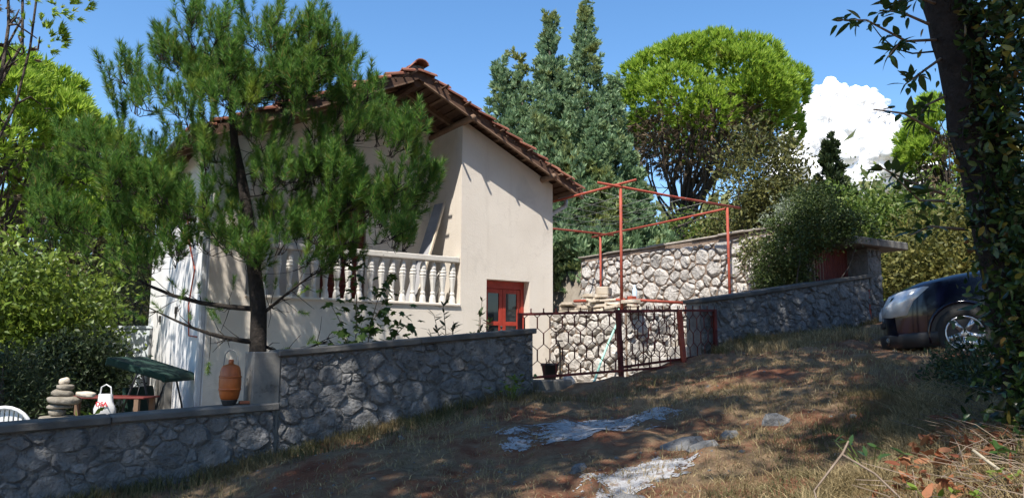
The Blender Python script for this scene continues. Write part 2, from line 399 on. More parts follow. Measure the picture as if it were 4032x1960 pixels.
def stone_mesh(poly, gap, proud, rng, to3):
    """one faceted field stone; to3(s, z, d) maps wall coordinates to space, d measured outwards"""
    cx = sum(p[0] for p in poly) / len(poly); cz = sum(p[1] for p in poly) / len(poly)
    pts = []
    n = len(poly)
    for i in range(n):                                       # cut the corners unevenly
        a, b = poly[i], poly[(i + 1) % n]; l = math.hypot(b[0]-a[0], b[1]-a[1])
        if l < 0.02: continue
        t = rng.uniform(0.14, 0.3)
        pts.append((a[0] + (b[0]-a[0])*t, a[1] + (b[1]-a[1])*t)); pts.append((a[0] + (b[0]-a[0])*(1-t), a[1] + (b[1]-a[1])*(1-t)))
    if len(pts) < 4: return None
    shr = []
    for p in pts:
        dx, dz = p[0]-cx, p[1]-cz; r = math.hypot(dx, dz) + 1e-6
        k = max(0.35, 1 - gap * rng.uniform(0.7, 1.5) / r); shr.append((cx + dx*k, cz + dz*k))
    m = len(shr); V_ = []; F_ = []
    tilt = (rng.uniform(-0.25, 0.25), rng.uniform(-0.3, 0.2))
    for p in shr: V_.append(to3(p[0], p[1], -0.03))
    for p in shr: V_.append(to3(p[0] + rng.uniform(-.006, .006), p[1] + rng.uniform(-.006, .006), proud * rng.uniform(0.1, 0.6)))
    for p in shr:
        k = rng.uniform(0.62, 0.86); x = cx + (p[0]-cx)*k; z = cz + (p[1]-cz)*k
        V_.append(to3(x, z, max(0.3 * proud, proud * rng.uniform(0.6, 1.3) + tilt[0]*(x-cx)*0.9 + tilt[1]*(z-cz)*0.9)))
    V_.append(to3(cx + rng.uniform(-.02, .02), cz + rng.uniform(-.02, .02), proud * rng.uniform(0.9, 1.2)))
    for k in range(m):
        k2 = (k + 1) % m
        F_ += [(k, k2, m + k2, m + k), (m + k, m + k2, 2*m + k2, 2*m + k), (2*m + k, 2*m + k2, 3*m)]
    mb = MB(); mb.raw(V_, F_); return mb.mesh('stone')

def lay_stones(parent, region, size, gap, proud, mat, rng, to3, aspect=1.25, cap=300):
    ps = cells(region, size, rng, aspect); n = 0
    for p in ps[:cap]:
        me = stone_mesh(p, gap, proud * rng.uniform(0.7, 1.25), rng, to3)
        if me: put('stone', me, mat, parent); n += 1
    return n

def front_wall(x0, z0, x1, z1, yf, thick, bottom0, bottom1, label, size, extra_end=None):
    """a field-stone garden wall along X facing -Y with a cast coping"""
    core = MB().prism([(x0, bottom0), (x1, bottom1), (x1, z1 - 0.06), (x0, z0 - 0.06)], 'Y', yf, yf + thick).build('stone_wall', M['mortar_grey'])
    tag(core, label, 'stone wall', 'stepped garden wall along the track')
    rng = random.Random(int(x0 * 100) + 5)
    reg = [(x0 + 0.01, bottom0), (x1 - 0.01, bottom1), (x1 - 0.01, z1 - 0.075), (x0 + 0.01, z0 - 0.075)]
    lay_stones(core, reg, size * 1.25, 0.004, 0.027, M['stone_grey'], rng, lambda s_, z, d: (s_, yf - d, z), 1.3)
    L = x1 - x0; k = max(1, round(L / 1.7))
    for i in range(k):
        a = x0 - 0.03 + (L + 0.06) * i / k; b = x0 - 0.03 + (L + 0.06) * (i + 1) / k - (0.006 if i < k - 1 else 0)
        za = z0 + (z1 - z0) * (a - x0) / L; zb = z0 + (z1 - z0) * (b - x0) / L
        j = [rng.uniform(-0.008, 0.008) for _ in range(4)]
        MB().prism([(a, za - 0.07 + j[0]), (b, zb - 0.07 + j[1]), (b, zb + j[2]), (a, za + j[3])], 'Y', yf - 0.065 + j[0], yf + thick + 0.05).build('coping', M['coping'], core, bevel=0.012)
    return core

w1 = front_wall(-2.2, -0.78, 2.58, -0.545, 8.46, 0.30, -2.2, -1.45, 'lowest section of grey stone garden wall with orange barrel on its coping', 0.16)
w2 = front_wall(2.62, 0.02, 6.01, 0.33, 8.50, 0.30, -1.5, -0.85, 'middle section of grey stone garden wall between young pine and gate', 0.15)
MB().box((2.33, 8.485, -1.5), (2.625, 8.83, 0.0)).build('end_pier', M['concrete'], w2, bevel=0.01)
w3 = front_wall(9.26, 0.87, 14.0, 1.55, 8.50, 0.30, -0.45, 0.35, 'upper section of grey stone garden wall between gate and garage', 0.165)

# the pale wall that closes the terrace, facing the house
bw = MB().prism([(8.95, -0.2), (16.0, -0.2), (16.0, 2.5), (8.95, 2.5)], 'X', 12.9, 13.25).build('stone_wall', M['mortar_brown'])
tag(bw, 'tall sunlit white limestone wall with brown joints behind the red pergola', 'stone wall')
rngb = random.Random(33); M['cap'] = rough_mat('weathered_cap_stone', [(0.25, (0.20, 0.17, 0.14)), (0.75, (0.40, 0.36, 0.31))], 5, 0.9, 30, 0.7, 0.02, objrand=0.3)
lay_stones(bw, [(9.0, 0.55), (15.98, 0.55), (15.98, 2.42), (9.0, 2.42)], 0.30, 0.020, 0.04, M['stone_white'], rngb, lambda s_, z, d: (12.9 - d, s_, z), 1.15)
yy = 8.95
while yy < 15.9:                                            # thin uneven cap slabs, some slipped forward
    l = rngb.uniform(0.5, 0.95); e = min(16.03, yy + l - 0.01); f_ = rngb.uniform(0.0, 0.09); zt = 2.5 + rngb.uniform(0, 0.025)
    MB().prism([(12.88 - f_ + rngb.uniform(-.03, .02), yy), (13.28, yy), (13.28, e), (12.88 - f_ + rngb.uniform(-.03, .02), e)], 'Z', zt, zt + rngb.uniform(0.03, 0.055)).build('cap_slab', M['cap'], bw, bevel=0.01); yy += l

# rough retaining wall below the terrace: one face towards the house front, one behind the steps
P0 = Vector((9.02, 12.14, 0)); P1 = Vector((9.40, 10.40, 0)); dr = (P1 - P0); Lr = dr.length; dr.normalize(); nr = Vector((-abs(dr.y), -abs(dr.x), 0)); nr = Vector((dr.y, -dr.x, 0)).normalized()
if nr.x > 0: nr = -nr
rw = MB().raw([P0 + Vector((0,0,-0.9)), P1 + Vector((0,0,-0.9)), (12.88, 10.40, -0.9), (12.88, 10.8, -0.9), (9.75, 10.8, -0.9), (9.42, 12.14, -0.9),
               P0 + Vector((0,0,0.74)), P1 + Vector((0,0,0.74)), (12.88, 10.40, 0.74), (12.88, 10.8, 0.74), (9.75, 10.8, 0.74), (9.42, 12.14, 0.74)],
              [(0,1,7,6),(1,2,8,7),(2,3,9,8),(3,4,10,9),(4,5,11,10),(5,0,6,11),(6,7,8,9,10,11),(5,4,3,2,1,0)]).build('retaining_wall', M['mortar_brown'])
tag(rw, 'rough pale rubble retaining wall seen through the red gate', 'stone wall')
rr = random.Random(91)
lay_stones(rw, [(0.02, -0.62), (Lr, -0.62), (Lr, 0.76), (0.02, 0.76)], 0.28, 0.012, 0.06, M['stone_white'], rr, lambda s_, z, d: tuple(P0 + dr * s_ + nr * d + Vector((0, 0, z))), 1.2)
lay_stones(rw, [(9.42, -0.4), (12.85, -0.4), (12.85, 0.76), (9.42, 0.76)], 0.28, 0.012, 0.06, M['stone_white'], rr, lambda s_, z, d: (s_, 10.40 - d, z), 1.2)

# steps up to the terrace
stp = empty('stone_steps', (9.5, 8.9, -0.4)); tag(stp, 'pale stone steps rising behind the right gate leaf', 'steps')
for i in range(6):
    x = 9.62 + 0.34 * i; zt = -0.24 + 0.185 * i
    o = MB().box((x, 8.88, zt - 0.45), (x + 0.5, 10.37, zt)).build('step', M['stone_white'], stp, bevel=0.02)
    o.matrix_parent_inverse = Matrix.Translation((-9.5, -8.9, 0.4))

# ---------------------------------------------------------------- house
HX0, HX1, HY0, HY1 = 2.62, 9.09, 12.17, 17.35
RX, RZ, SL, EX = 5.88, 5.09, 0.468, 3.72            # ridge position, ridge height, slope, half span to the eaves
VY0, VY1 = 11.80, 17.75                               # verge planes
def rz(x, off=0.0): return RZ - SL * abs(x - RX) - off
house = empty('house', (5.85, 14.7, -1.2)); tag(house, 'cream rendered gabled house with tiled roof and balcony loggia', 'house')
HINV = Matrix.Translation((-5.85, -14.7, 1.2))
def H(o):
    o.parent = house; o.matrix_parent_inverse = HINV; return o
U = 0.23                                              # roof build-up above the wall heads
LX0, LX1 = 3.16, 6.99                                # loggia opening
LEDGE = 0.88
DX0, DX1, DZ = 7.55, 8.53, 1.37
fac = MB().prism([(HX0, -1.7), (DX0, -1.7), (DX0, DZ), (DX1, DZ), (DX1, -1.7), (HX1, -1.7), (HX1, rz(HX1, U)), (LX1, rz(LX1, U)), (LX1, LEDGE - 0.05), (LX0, LEDGE - 0.05), (LX0, rz(LX0, U)), (HX0, rz(HX0, U))], 'Y', HY0, HY0 + 0.28)
H(fac.build('front_wall', M['plaster']))
H(MB().prism([(HY0 + 0.28, -1.7), (HY1, -1.7), (HY1, rz(HX1, U)), (HY0 + 0.28, rz(HX1, U))], 'X', HX1 - 0.28, HX1).build('side_wall', M['plaster']))
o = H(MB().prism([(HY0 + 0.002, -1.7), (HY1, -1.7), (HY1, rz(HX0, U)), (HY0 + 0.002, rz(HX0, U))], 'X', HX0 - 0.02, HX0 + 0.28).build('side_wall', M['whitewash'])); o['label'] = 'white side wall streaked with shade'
H(MB().prism([(HX0 + .28, -1.7), (HX1 - .28, -1.7), (HX1 - .28, rz(HX1 - .28, U)), (RX, rz(RX, U)), (HX0 + .28, rz(HX0 + .28, U))], 'Y', HY1 - 0.28, HY1).build('back_wall', M['plaster']))
LB = 13.45
H(MB().box((LX1, HY0 + 0.28, -0.5), (LX1 + 0.25, LB, rz(LX1 + 0.25, U))).build('loggia_side_wall', M['plaster']))
H(MB().box((LX0 - 0.25, HY0 + 0.28, 0.7), (LX0, LB, rz(LX0 - 0.25, U))).build('loggia_side_wall', M['plaster']))
BX0, BX1, BZ = 4.80, 5.66, 2.92
H(MB().prism([(HX0 + .28, 0.6), (BX0, 0.6), (BX0, BZ), (BX1, BZ), (BX1, 0.6), (LX1 + 0.25, 0.6), (LX1 + 0.25, rz(LX1 + 0.25, U)), (RX, rz(RX, U)), (HX0 + .28, rz(HX0 + .28, U))], 'Y', LB, LB + 0.25).build('loggia_back_wall', M['plaster']))
H(MB().box((HX0 + 0.28, HY0 + 0.28, 0.55), (LX1, LB + 0.6, 0.74)).build('balcony_floor', M['concrete']))
H(MB().box((LX0 + 0.002, HY0 - 0.035, LEDGE - 0.05), (LX1 - 0.004, HY0 + 0.30, LEDGE)).build('balcony_ledge', M['plaster'], bevel=0.012))
# balustrade
rail = H(MB().box((LX0 + 0.003, HY0 + 0.02, 1.635), (LX1 - 0.006, HY0 + 0.20, 1.735)).build('handrail', M['rail'], bevel=0.012))
bprof = [(0.062, 0.0), (0.062, 0.05), (0.055, 0.10), (0.038, 0.15), (0.046, 0.165), (0.046, 0.19), (0.034, 0.205), (0.038, 0.26), (0.056, 0.42), (0.064, 0.47), (0.052, 0.485), (0.068, 0.50), (0.068, 0.525), (0.056, 0.54), (0.066, 0.555), (0.066, 0.58), (0.05, 0.595), (0.058, 0.62), (0.05, 0.68), (0.030, 0.735), (0.036, 0.757)]
bme = MB().lathe(bprof, 8).mesh('baluster'); bme.materials.append(M['baluster'])
nb = 19
for i in range(nb):
    b_ = put('baluster', bme); H(b_); b_.location = (LX0 + 0.11 + (LX1 - LX0 - 0.22) * i / (nb - 1) , HY0 + 0.11, LEDGE); b_.rotation_euler.z = 0.3927
# balcony door (brown-red shutters) and front door
bd = H(MB().box((BX0 + 0.003, LB + 0.08, 0.745), (BX1 - 0.003, LB + 0.14, BZ - 0.003)).build('balcony_door', M['red_door']))
for k in range(2):
    xa = BX0 + 0.05 + k * (BX1 - BX0 - 0.06) / 2; xb = xa + (BX1 - BX0) / 2 - 0.06
    for s_ in range(14):
        z_ = 0.9 + s_ * 0.14
        MB().beam((xa, LB + 0.066, z_), (xb, LB + 0.066, z_), 0.02, 0.10, (0, -0.5, 1)).build('louvre_slat', M['red_door'], bd)
fd = H(MB().box((DX0 + 0.004, HY0 + 0.19, -0.62), (DX0 + 0.08, HY0 + 0.26, DZ - 0.004)).box((DX1 - 0.08, HY0 + 0.19, -0.62), (DX1 - 0.004, HY0 + 0.26, DZ - 0.004)).box((DX0 + 0.08, HY0 + 0.19, DZ - 0.15), (DX1 - 0.08, HY0 + 0.26, DZ - 0.004)).build('front_door', M['red_paint']))
fd['label'] = 'red glazed double front door'
mid = (DX0 + DX1) / 2
for a, b in ((DX0 + 0.083, mid - 0.003), (mid + 0.003, DX1 - 0.083)):
    lf = MB()
    y0, y1 = HY0 + 0.205, HY0 + 0.25
    lf.box((a, y0, -0.6), (a + 0.075, y1, DZ - 0.155)).box((b - 0.075, y0, -0.6), (b, y1, DZ - 0.155))
    for z_, h_ in ((-0.6, 0.18), (0.02, 0.075), (0.52, 0.075), (DZ - 0.235, 0.08)): lf.box((a + 0.075, y0 + 0.003, z_), (b - 0.075, y1 - 0.003, z_ + h_))
    l_ = lf.build('door_leaf', M['red_paint'], fd, bevel=0.004)
    for z_, z2 in ((-0.42, 0.02), (0.095, 0.52), (0.595, DZ - 0.235)):
        MB().box((a + 0.075, y0 + 0.02, z_), (b - 0.075, y0 + 0.028, z2)).build('pane', M['glass'], fd)
MB().lathe([(0.03, 0), (0.03, 0.01), (0.012, 0.02), (0.012, 0.05), (0.026, 0.06), (0.026, 0.085), (0.01, 0.09)], 10).build('door_knob', M['iron'], fd, True).location = (mid - 0.05, HY0 + 0.16, 0.42)

# roof: tile courses, ridge, timbers
roof = H(MB().prism([(RX - EX + 0.03, rz(RX - EX + 0.03, 0.155)), (RX, rz(RX, 0.155)), (RX + EX - 0.03, rz(RX + EX - 0.03, 0.155)), (RX + EX - 0.03, rz(RX + EX - 0.03, 0.13)), (RX, rz(RX, 0.13)), (RX - EX + 0.03, rz(RX - EX + 0.03, 0.13))], 'Y', VY0 + 0.06, VY1 - 0.06).build('roof', M['wood_dark']))
ncourse = 12; cl = EX / ncourse; th = math.atan(SL)
def tile_course(name, side, i, y0, y1, cols, parent, rng=None):
    """interlocking clay tiles of one course between y0 and y1; each column has a raised roll"""
    up_x = RX + side * (i * cl - 0.05); dn_x = RX + side * ((i + 1) * cl + 0.02)
    zu = rz(up_x, 0.118); zd = rz(dn_x, 0.05)
    v = []; f = []
    prof = [(0.0, 0.0), (0.12, 0.03), (0.3, 0.036), (0.45, 0.008), (0.72, 0.004), (0.86, 0.02), (1.0, 0.0)]
    ys = [(y0 + (y1 - y0) * (c + t) / cols, h) for c in range(cols) for t, h in (prof if c == cols - 1 else prof[:-1])]
    n = len(ys)
    j = rng.uniform(-0.014, 0.02) if rng else 0.0
    for x_, z_ in ((up_x, zu), (dn_x, zd + j)):
        for y_, h in ys: v.append((x_, y_, z_ + h))
        for y_, h in ys: v.append((x_, y_, z_ + h - 0.028))
    for k in range(n - 1):
        f += [(k, k + 1, 2*n + k + 1, 2*n + k), (n + k, 3*n + k, 3*n + k + 1, n + k + 1), (2*n + k, 2*n + k + 1, 3*n + k + 1, 3*n + k), (k, n + k, n + k + 1, k + 1)]
    f += [(0, 2*n, 3*n, n), (n - 1, 2*n - 1, 4*n - 1, 3*n - 1)]
    return MB().raw(v, f).build(name, M['tile'], parent)
rt = random.Random(5)
for side in (-1, 1):
    for i in range(ncourse):
        tile_course('verge_tile', side, i, VY0 - 0.045 + rt.uniform(-.035, .03), VY0 + 0.22, 1, roof, rt)
        tile_course('tile_course', side, i, VY0 + 0.225, VY1, 25, roof, rt)
rp = [(0.135 * math.cos(math.pi * t / 6), 0.10 * math.sin(math.pi * t / 6)) for t in range(7)]
y_ = VY0 - 0.10; k = 0
while y_ < VY1 - 0.1:
    e = y_ + 0.36; s1 = 1.0 if k else 1.05
    v = [(RX + a * s1, y_, RZ - 0.06 + b * s1) for a, b in rp] + [(RX + a * 0.86, e + 0.05, RZ - 0.065 + b * 0.86) for a, b in rp]
    v += [(RX + a * s1 * 0.86, y_, RZ - 0.06 + b * s1 * 0.84) for a, b in rp] + [(RX + a * 0.74, e + 0.05, RZ - 0.065 + b * 0.72) for a, b in rp]
    f = []
    for q_ in range(6): f += [(q_, q_ + 1, 8 + q_, 7 + q_), (14 + q_, 21 + q_, 22 + q_, 15 + q_), (q_, 14 + q_, 15 + q_, q_ + 1)]
    MB().raw(v, f).build('ridge_tile', M['tile'], roof); y_ = e; k += 1
MB().box((RX - 0.1, VY0 + 0.02, RZ - 0.2), (RX + 0.1, VY0 + 0.3, RZ - 0.05)).build('mortar_plug', M['mortar_grey'], roof)
# barge boards, rafters, battens, purlins
for side in (-1, 1):
    xe = RX + side * (EX - 0.02)
    MB().prism([(RX, rz(RX, 0.30)), (xe, rz(xe, 0.27)), (xe, rz(xe, 0.125)), (RX, rz(RX, 0.125))], 'Y', VY0, VY0 + 0.045).build('barge_board', M['wood_dark'], roof)
    MB().prism([(RX + side * 0.1, rz(RX + side * 0.1, 0.325)), (xe, rz(xe, 0.30)), (xe, rz(xe, 0.273)), (RX + side * 0.1, rz(RX + side * 0.1, 0.297))], 'Y', VY0 - 0.012, VY0 + 0.05).build('verge_lath', M['wood_mid'], roof)
    for yr in (12.62, 13.2, 14.2, 15.2, 16.2, 17.1):
        MB().beam((RX + side * 0.03, yr, rz(RX + side * 0.03, 0.205)), (xe - side * 0.05, yr, rz(xe - side * .05, 0.205)), 0.08, 0.09).build('rafter', M['wood_mid'], roof)
    for i in range(1, ncourse * 2):
        xb = RX + side * i * cl / 2
        MB().beam((xb, VY0 - 0.01 - (rt.random() ** 3) * 0.22, rz(xb, 0.172)), (xb, 14.0, rz(xb, 0.172)), 0.035 if i % 4 else 0.05, 0.028, (side * SL, 0, 1)).build('batten', M['wood_mid'] if i % 4 == 0 else M['wood_dark'], roof)
    for xp in ((LX1 if side > 0 else 2 * RX - LX1), RX + side * 2.95):
        pts = [(xp + 0.01 * math.sin(t * 9), VY0 - 0.03 + (17.3 - VY0) * t, rz(xp, 0.29) + 0.008 * math.sin(t * 13)) for t in [k / 8 for k in range(9)]]
        MB().tube(pts, [0.062 + 0.006 * math.sin(k * 2.3) for k in range(9)], 8).build('purlin', M['wood_mid'], roof, True)
    # gutter along the eaves
    gp = [(xe + side * (0.06 - 0.055 * math.cos(math.pi * t / 6)), rz(xe, 0.12) - 0.055 * math.sin(math.pi * t / 6)) for t in range(7)]
    gp2 = [(xe + side * (0.06 - 0.05 * math.cos(math.pi * t / 6)), rz(xe, 0.115) - 0.05 * math.sin(math.pi * t / 6)) for t in range(6, -1, -1)]
    MB().prism(gp + gp2, 'Y', VY0 + 0.05, VY1 - 0.05).build('gutter', M['zinc'], roof)
MB().tube([(RX, VY0 + 0.06, RZ - 0.36), (RX, 17.3, RZ - 0.36)], 0.075, 8).build('ridge_beam', M['wood_dark'], roof)
# down pipes
xg = RX + EX + 0.04
H(MB().tube([(xg, 12.45, rz(xg, 0.17)), (xg, 12.45, rz(xg, 0.30)), (HX1 + 0.10, 12.55, 2.75), (HX1 + 0.06, 12.55, 2.5), (HX1 + 0.06, 12.55, 0.75)], 0.045, 8).build('downpipe', M['pvc'], smooth=True))
H(MB().box((HX0 - 0.11, HY0 - 0.02, -1.5), (HX0 - 0.024, HY0 + 0.07, 3.0)).build('downpipe', M['pvc'], bevel=0.02))
H(MB().box((HX0 - 0.12, HY0 - 0.03, -0.86), (HX0 - 0.023, HY0 + 0.08, -0.81)).build('pipe_clip', M['red_paint']))
cab = [(HX0 - 0.045, 13.9, 2.4), (HX0 - 0.045, 13.7, 1.9), (HX0 - 0.05, 13.0, 1.3), (HX0 - 0.05, 13.3, 0.75), (HX0 - 0.05, 13.15, 0.25), (HX0 - 0.05, 12.5, 0.22)]
H(MB().tube(cab, 0.012, 6).build('cable', M['red_pipe']))
H(MB().box((HX0 - 0.14, 14.4, -1.5), (HX0 - 0.024, 15.3, -0.35)).build('meter_box', M['concrete'], bevel=0.01))
for yv, zv in ((15.9, 0.55), (14.35, 0.65)):
    H(MB().box((HX0 - 0.045, yv, zv), (HX0 - 0.022, yv + 0.16, zv + 0.12)).build('vent', M['iron']))
# ---------------------------------------------------------------- gate
def gate_leaf(hinge, free, zt0, zt1, zb0, zb1, nbar, label, posts, phase=0):
    """a leaf between two plan points with a lattice of zigzag bars that meet in long hexagons"""
    h, f = Vector((*hinge, 0)), Vector((*free, 0)); d = f - h; L = d.length; d.normalize()
    root = empty('gate_leaf', (hinge[0], hinge[1], zb0)); tag(root, label, 'gate', 'two leaves of the red gate')
    inv = Matrix.Translation((-hinge[0], -hinge[1], -zb0))
    def add(mb, name, mat=M['gate_paint']):
        o = mb.build(name, mat, root); o.matrix_parent_inverse = inv; return o
    def P(s_, z, off=0): return h + d * s_ + Vector((d.y, -d.x, 0)) * off + Vector((0, 0, z))
    top = lambda s_: zt0 + (zt1 - zt0) * s_ / L
    bot = lambda s_: zb0 + (zb1 - zb0) * s_ / L
    add(MB().beam(P(0, top(0)), P(L, top(L)), 0.035, 0.035), 'top_rail'); add(MB().beam(P(0, bot(0)), P(L, bot(L)), 0.035, 0.035), 'bottom_rail')
    for s_, zlo, w, lean, mat in posts:
        add(MB().beam(P(s_ + lean, zlo), P(s_, top(min(max(s_, 0), L)) + 0.018), w, w, (d.x, d.y, 0)), 'gate_post', mat)
    sp = L / nbar; a = sp * 0.46
    for i in range(nbar):
        s0 = sp * (i + 0.5); sg = 1 if (i + phase) % 2 else -1
        z = bot(s0); zt = top(s0) + 0.075; pts = [P(s0 + sg * a, z)]; 
        while z < zt - 0.02:
            z2 = min(z + 0.15, zt); pts.append(P(s0 + sg * a, z2)); z = z2
            if z < zt - 0.07: z += 0.07; sg = -sg; pts.append(P(s0 + sg * a, z))
        add(MB().tube(pts, 0.0065, 4), 'lattice_bar')
    return root
gate_leaf((5.88, 8.66), (8.68, 8.38), 0.52, 0.66, -0.34, -0.18, 28, 'left gate leaf reaching past the middle, its end post coloured brighter as if sunlit', [(0.03, -0.45, 0.05, 0, M['gate_paint']), (2.80, -0.50, 0.065, 0.10, M['red_pipe'])])  # end post takes the brighter red, sunlight put into its colour
gate_leaf((9.50, 8.42), (7.55, 8.52), 0.69, 0.62, 0.0, -0.20, 25, 'right gate leaf hung at the upper stone wall, dark red with close lattice', [(0.0, -0.12, 0.05, 0, M['gate_paint']), (1.95, -0.42, 0.06, -0.05, M['gate_paint'])], 1)

# ---------------------------------------------------------------- pergola
pg = empty('pergola', (11, 12.6, 0.72)); tag(pg, 'red painted pipe pergola strung with wires beside the house', 'pergola')
pinv = Matrix.Translation((-11, -12.6, -0.72))
def PG(mb, name, mat=M['red_pipe'], smooth=True):
    o = mb.build(name, mat, pg, smooth); o.matrix_parent_inverse = pinv; return o
ph = 3.05
q1, q2, q3, q4 = (9.40, 10.5), (12.72, 15.0), (12.45, 10.62), (9.32, 15.0)
for (x, y), zb in ((q1, 0.73), (q2, 0.70), (q3, 0.70)): PG(MB().tube([(x, y, zb), (x + 0.01, y, ph - 0.03)], 0.028, 8), 'post')
def bar(a, b, e0, e1, z, z2=None):
    a, b = Vector((*a, z)), Vector((*b, z2 if z2 is not None else z)); d = (b - a).normalized()
    PG(MB().tube([a - d * e0, (a + b) / 2 - Vector((0, 0, 0.012)), b + d * e1], 0.025, 8), 'beam')
bar(q1, q3, 0.55, 0.42, ph + 0.01); bar(q3, q2, 0.0, 0.35, ph - 0.05); bar(q1, q4, 0.42, 0.0, ph + 0.06); bar(q4, q2, 0.0, 0.45, ph + 0.0)
for i in range(1, 9):
    y = 10.6 + i * 0.49
    PG(MB().tube([(9.35, y, ph + 0.02), (11, y + 0.02, ph - 0.05 - 0.02 * (i % 3)), (12.55, y, ph - 0.02)], 0.004, 4), 'wire', M['wire'])
for i in range(4):
    x = 9.9 + i * 0.62
    PG(MB().tube([(x, 10.5, ph), (x + 0.05, 12.8, ph - 0.06), (x, 15.0, ph)], 0.004, 4), 'wire', M['wire'])
for i, (x, y, z) in enumerate([(10.3, 15.0, 3.02), (10.55, 15.0, 3.05)]):
    tag(MB().box((x, y - 0.02, z - 0.16), (x + 0.05, y + 0.01, z + 0.02)).build('cloth_peg', M['pale_wood'], bevel=0.008), ('left' if i == 0 else 'right') + ' small pale peg hanging on the rear pergola beam', 'peg', 'pegs on the pergola')
for i, (x0, y0, x1, y1, zt) in enumerate([(10.15, 15.8, 10.1, 15.85, 2.75), (10.68, 15.75, 10.75, 15.8, 2.85)]):
    tag(MB().tube([(x0, y0, 0.5), ((x0 + x1) / 2 + .012, y0, 1.6), (x1, y1, zt)], [0.017, 0.015, 0.011], 6).build('bamboo_pole', M['bamboo']), ('left' if i == 0 else 'right') + ' thin upright bamboo pole beside the house corner', 'pole', 'bamboo poles')
# low red pipe frame on the terrace
rl = empty('pipe_frame', (10.5, 10.8, 0.72)); tag(rl, 'low red pipe frame lying across the stone pile under the pergola', 'pipe frame')
for a, b in (((9.45, 11.95, 1.02), (9.75, 10.75, 1.0)), ((9.75, 10.75, 1.0), (11.15, 10.55, 0.98)), ((11.15, 10.55, 0.98), (11.12, 10.6, 0.72)), ((9.78, 10.75, 1.0), (9.78, 10.72, 0.74))):
    o = MB().tube([a, b], 0.028, 8).build('pipe', M['red_pipe'], rl, True); o.matrix_parent_inverse = Matrix.Translation((-10.5, -10.8, -0.72))
o = MB().box((9.73, 10.60, 0.75), (9.86, 10.73, 1.06)).build('bracket', M['red_pipe'], rl, bevel=0.006); o.matrix_parent_inverse = Matrix.Translation((-10.5, -10.8, -0.72))
# split stone slabs stacked on the retaining wall
rs = random.Random(44)
slabs = []
for layer in range(5):
    for t in range(6 - layer):
        f_ = (t + 0.5 + rs.uniform(-.25, .25)) / (6 - layer) if layer < 3 else 0.45 + rs.uniform(-.12, .12)
        slabs.append((9.15 + 0.42 * f_ + rs.uniform(-.05, .05) + .07, 12.0 - 1.75 * f_, 0.765 + layer * 0.068, rs.uniform(0.28, 0.46), rs.uniform(0.2, 0.34), rs.uniform(0.035, 0.065)))
for x, y, z, a, b, t in slabs:
    n = rs.randint(5, 7); v = [(a * math.cos(2*math.pi*k/n + .3) * rs.uniform(.55, .75), b * math.sin(2*math.pi*k/n + .3) * rs.uniform(.6, .8)) for k in range(n)]
    o = MB().prism(v, 'Z', 0, t).build('stone_slab', M['slab'], bevel=0.006)
    o.location = (x, y, z); o.rotation_euler = (rs.uniform(-.1, .1), rs.uniform(-.1, .1), rs.uniform(0, 6))
    tag(o, 'flat split stone slab in the pile on top of the rubble retaining wall', 'stone slab', 'stone slabs piled on the retaining wall')
for i, (x, y, w, h) in enumerate([(9.62, 11.25, 0.34, 0.15), (9.60, 11.22, 0.30, 0.15), (9.72, 10.72, 0.42, 0.10)]):
    o = MB().box((-w/2, -0.12, 0), (w/2, 0.12, h)).build('stone_block', M['slab'], bevel=0.015); o.location = (x, y, (0.95, 1.105, 0.79)[i]); o.rotation_euler.z = (0.5, 0.6, 1.2)[i]
    tag(o, ('lower squared stone block on the slab pile', 'upper squared stone block on the slab pile', 'squared stone block at the foot of the front pergola post')[i], 'stone block')
for i, (x, w) in enumerate([(11.35, 0.34), (11.3, 0.30)]):
    o = MB().box((x, 10.5, 0.73 + 0.14 * i), (x + w, 10.75, 0.868 + 0.14 * i)).build('stone_block', M['slab'], bevel=0.015)
    tag(o, ('lower', 'upper')[i] + ' stone block stacked at the right end of the low red pipe', 'stone block')
tag(MB().lathe([(0.045, 0), (0.05, 0.02), (0.05, 0.16), (0.042, 0.2), (0.018, 0.25), (0.018, 0.29)], 12, (9.98, 10.78, 1.0)).build('plastic_bottle', M['bottle'], smooth=True), 'pale plastic bottle on the low red pipe frame by the pergola post', 'bottle')

# ---------------------------------------------------------------- garage at the top of the track
ga = empty('garage', (13.9, 10.5, 0.3)); tag(ga, 'low garage with flat concrete roof and dull red sheet door beside the car', 'garage')
ginv = Matrix.Translation((-13.9, -10.5, -0.3))
def GA(o): o.parent = ga; o.matrix_parent_inverse = ginv; return o
GA(MB().prism([(13.30, 8.30), (15.0, 8.25), (15.0, 12.2), (13.30, 12.2)], 'Z', 2.07, 2.22).build('roof_slab', M['concrete'], bevel=0.015))
pil = GA(MB().box((13.98, 8.50, -0.2), (14.42, 8.95, 2.06)).build('stone_pillar', M['mortar_grey']))
rg = random.Random(17)
for reg, fn in (([(13.99, -0.1), (14.41, -0.1), (14.41, 2.05), (13.99, 2.05)], lambda s_, z, d: (s_, 8.50 - d, z)), ([(8.51, -0.1), (8.94, -0.1), (8.94, 2.05), (8.51, 2.05)], lambda s_, z, d: (14.42 + d, s_, z))):
    for p in cells(reg, 0.25, rg):
        me = stone_mesh(p, 0.012, 0.03, rg, fn)
        if me: put('stone', me, M['stone_grey'], pil)
GA(MB().box((14.2, 8.95, -0.2), (14.42, 12.0, 2.06)).build('side_wall', M['mortar_grey']))
GA(MB().box((13.27, 11.8, 0.0), (14.19, 12.0, 2.06)).build('back_wall', M['mortar_grey']))
pts = []
for k in range(45):
    x = 12.95 + 1.02 * k / 44; pts.append((x, 8.93 + (0.022 if (k // 2) % 2 else 0.0)))
GA(MB().prism(pts + [(p[0], p[1] + 0.02) for p in reversed(pts)], 'Z', 0.3, 2.06).build('sheet_door', M['red_door']))
GA(MB().box((13.93, 8.485, 0.55), (13.972, 8.52, 1.3)).build('red_post', M['red_pipe']))

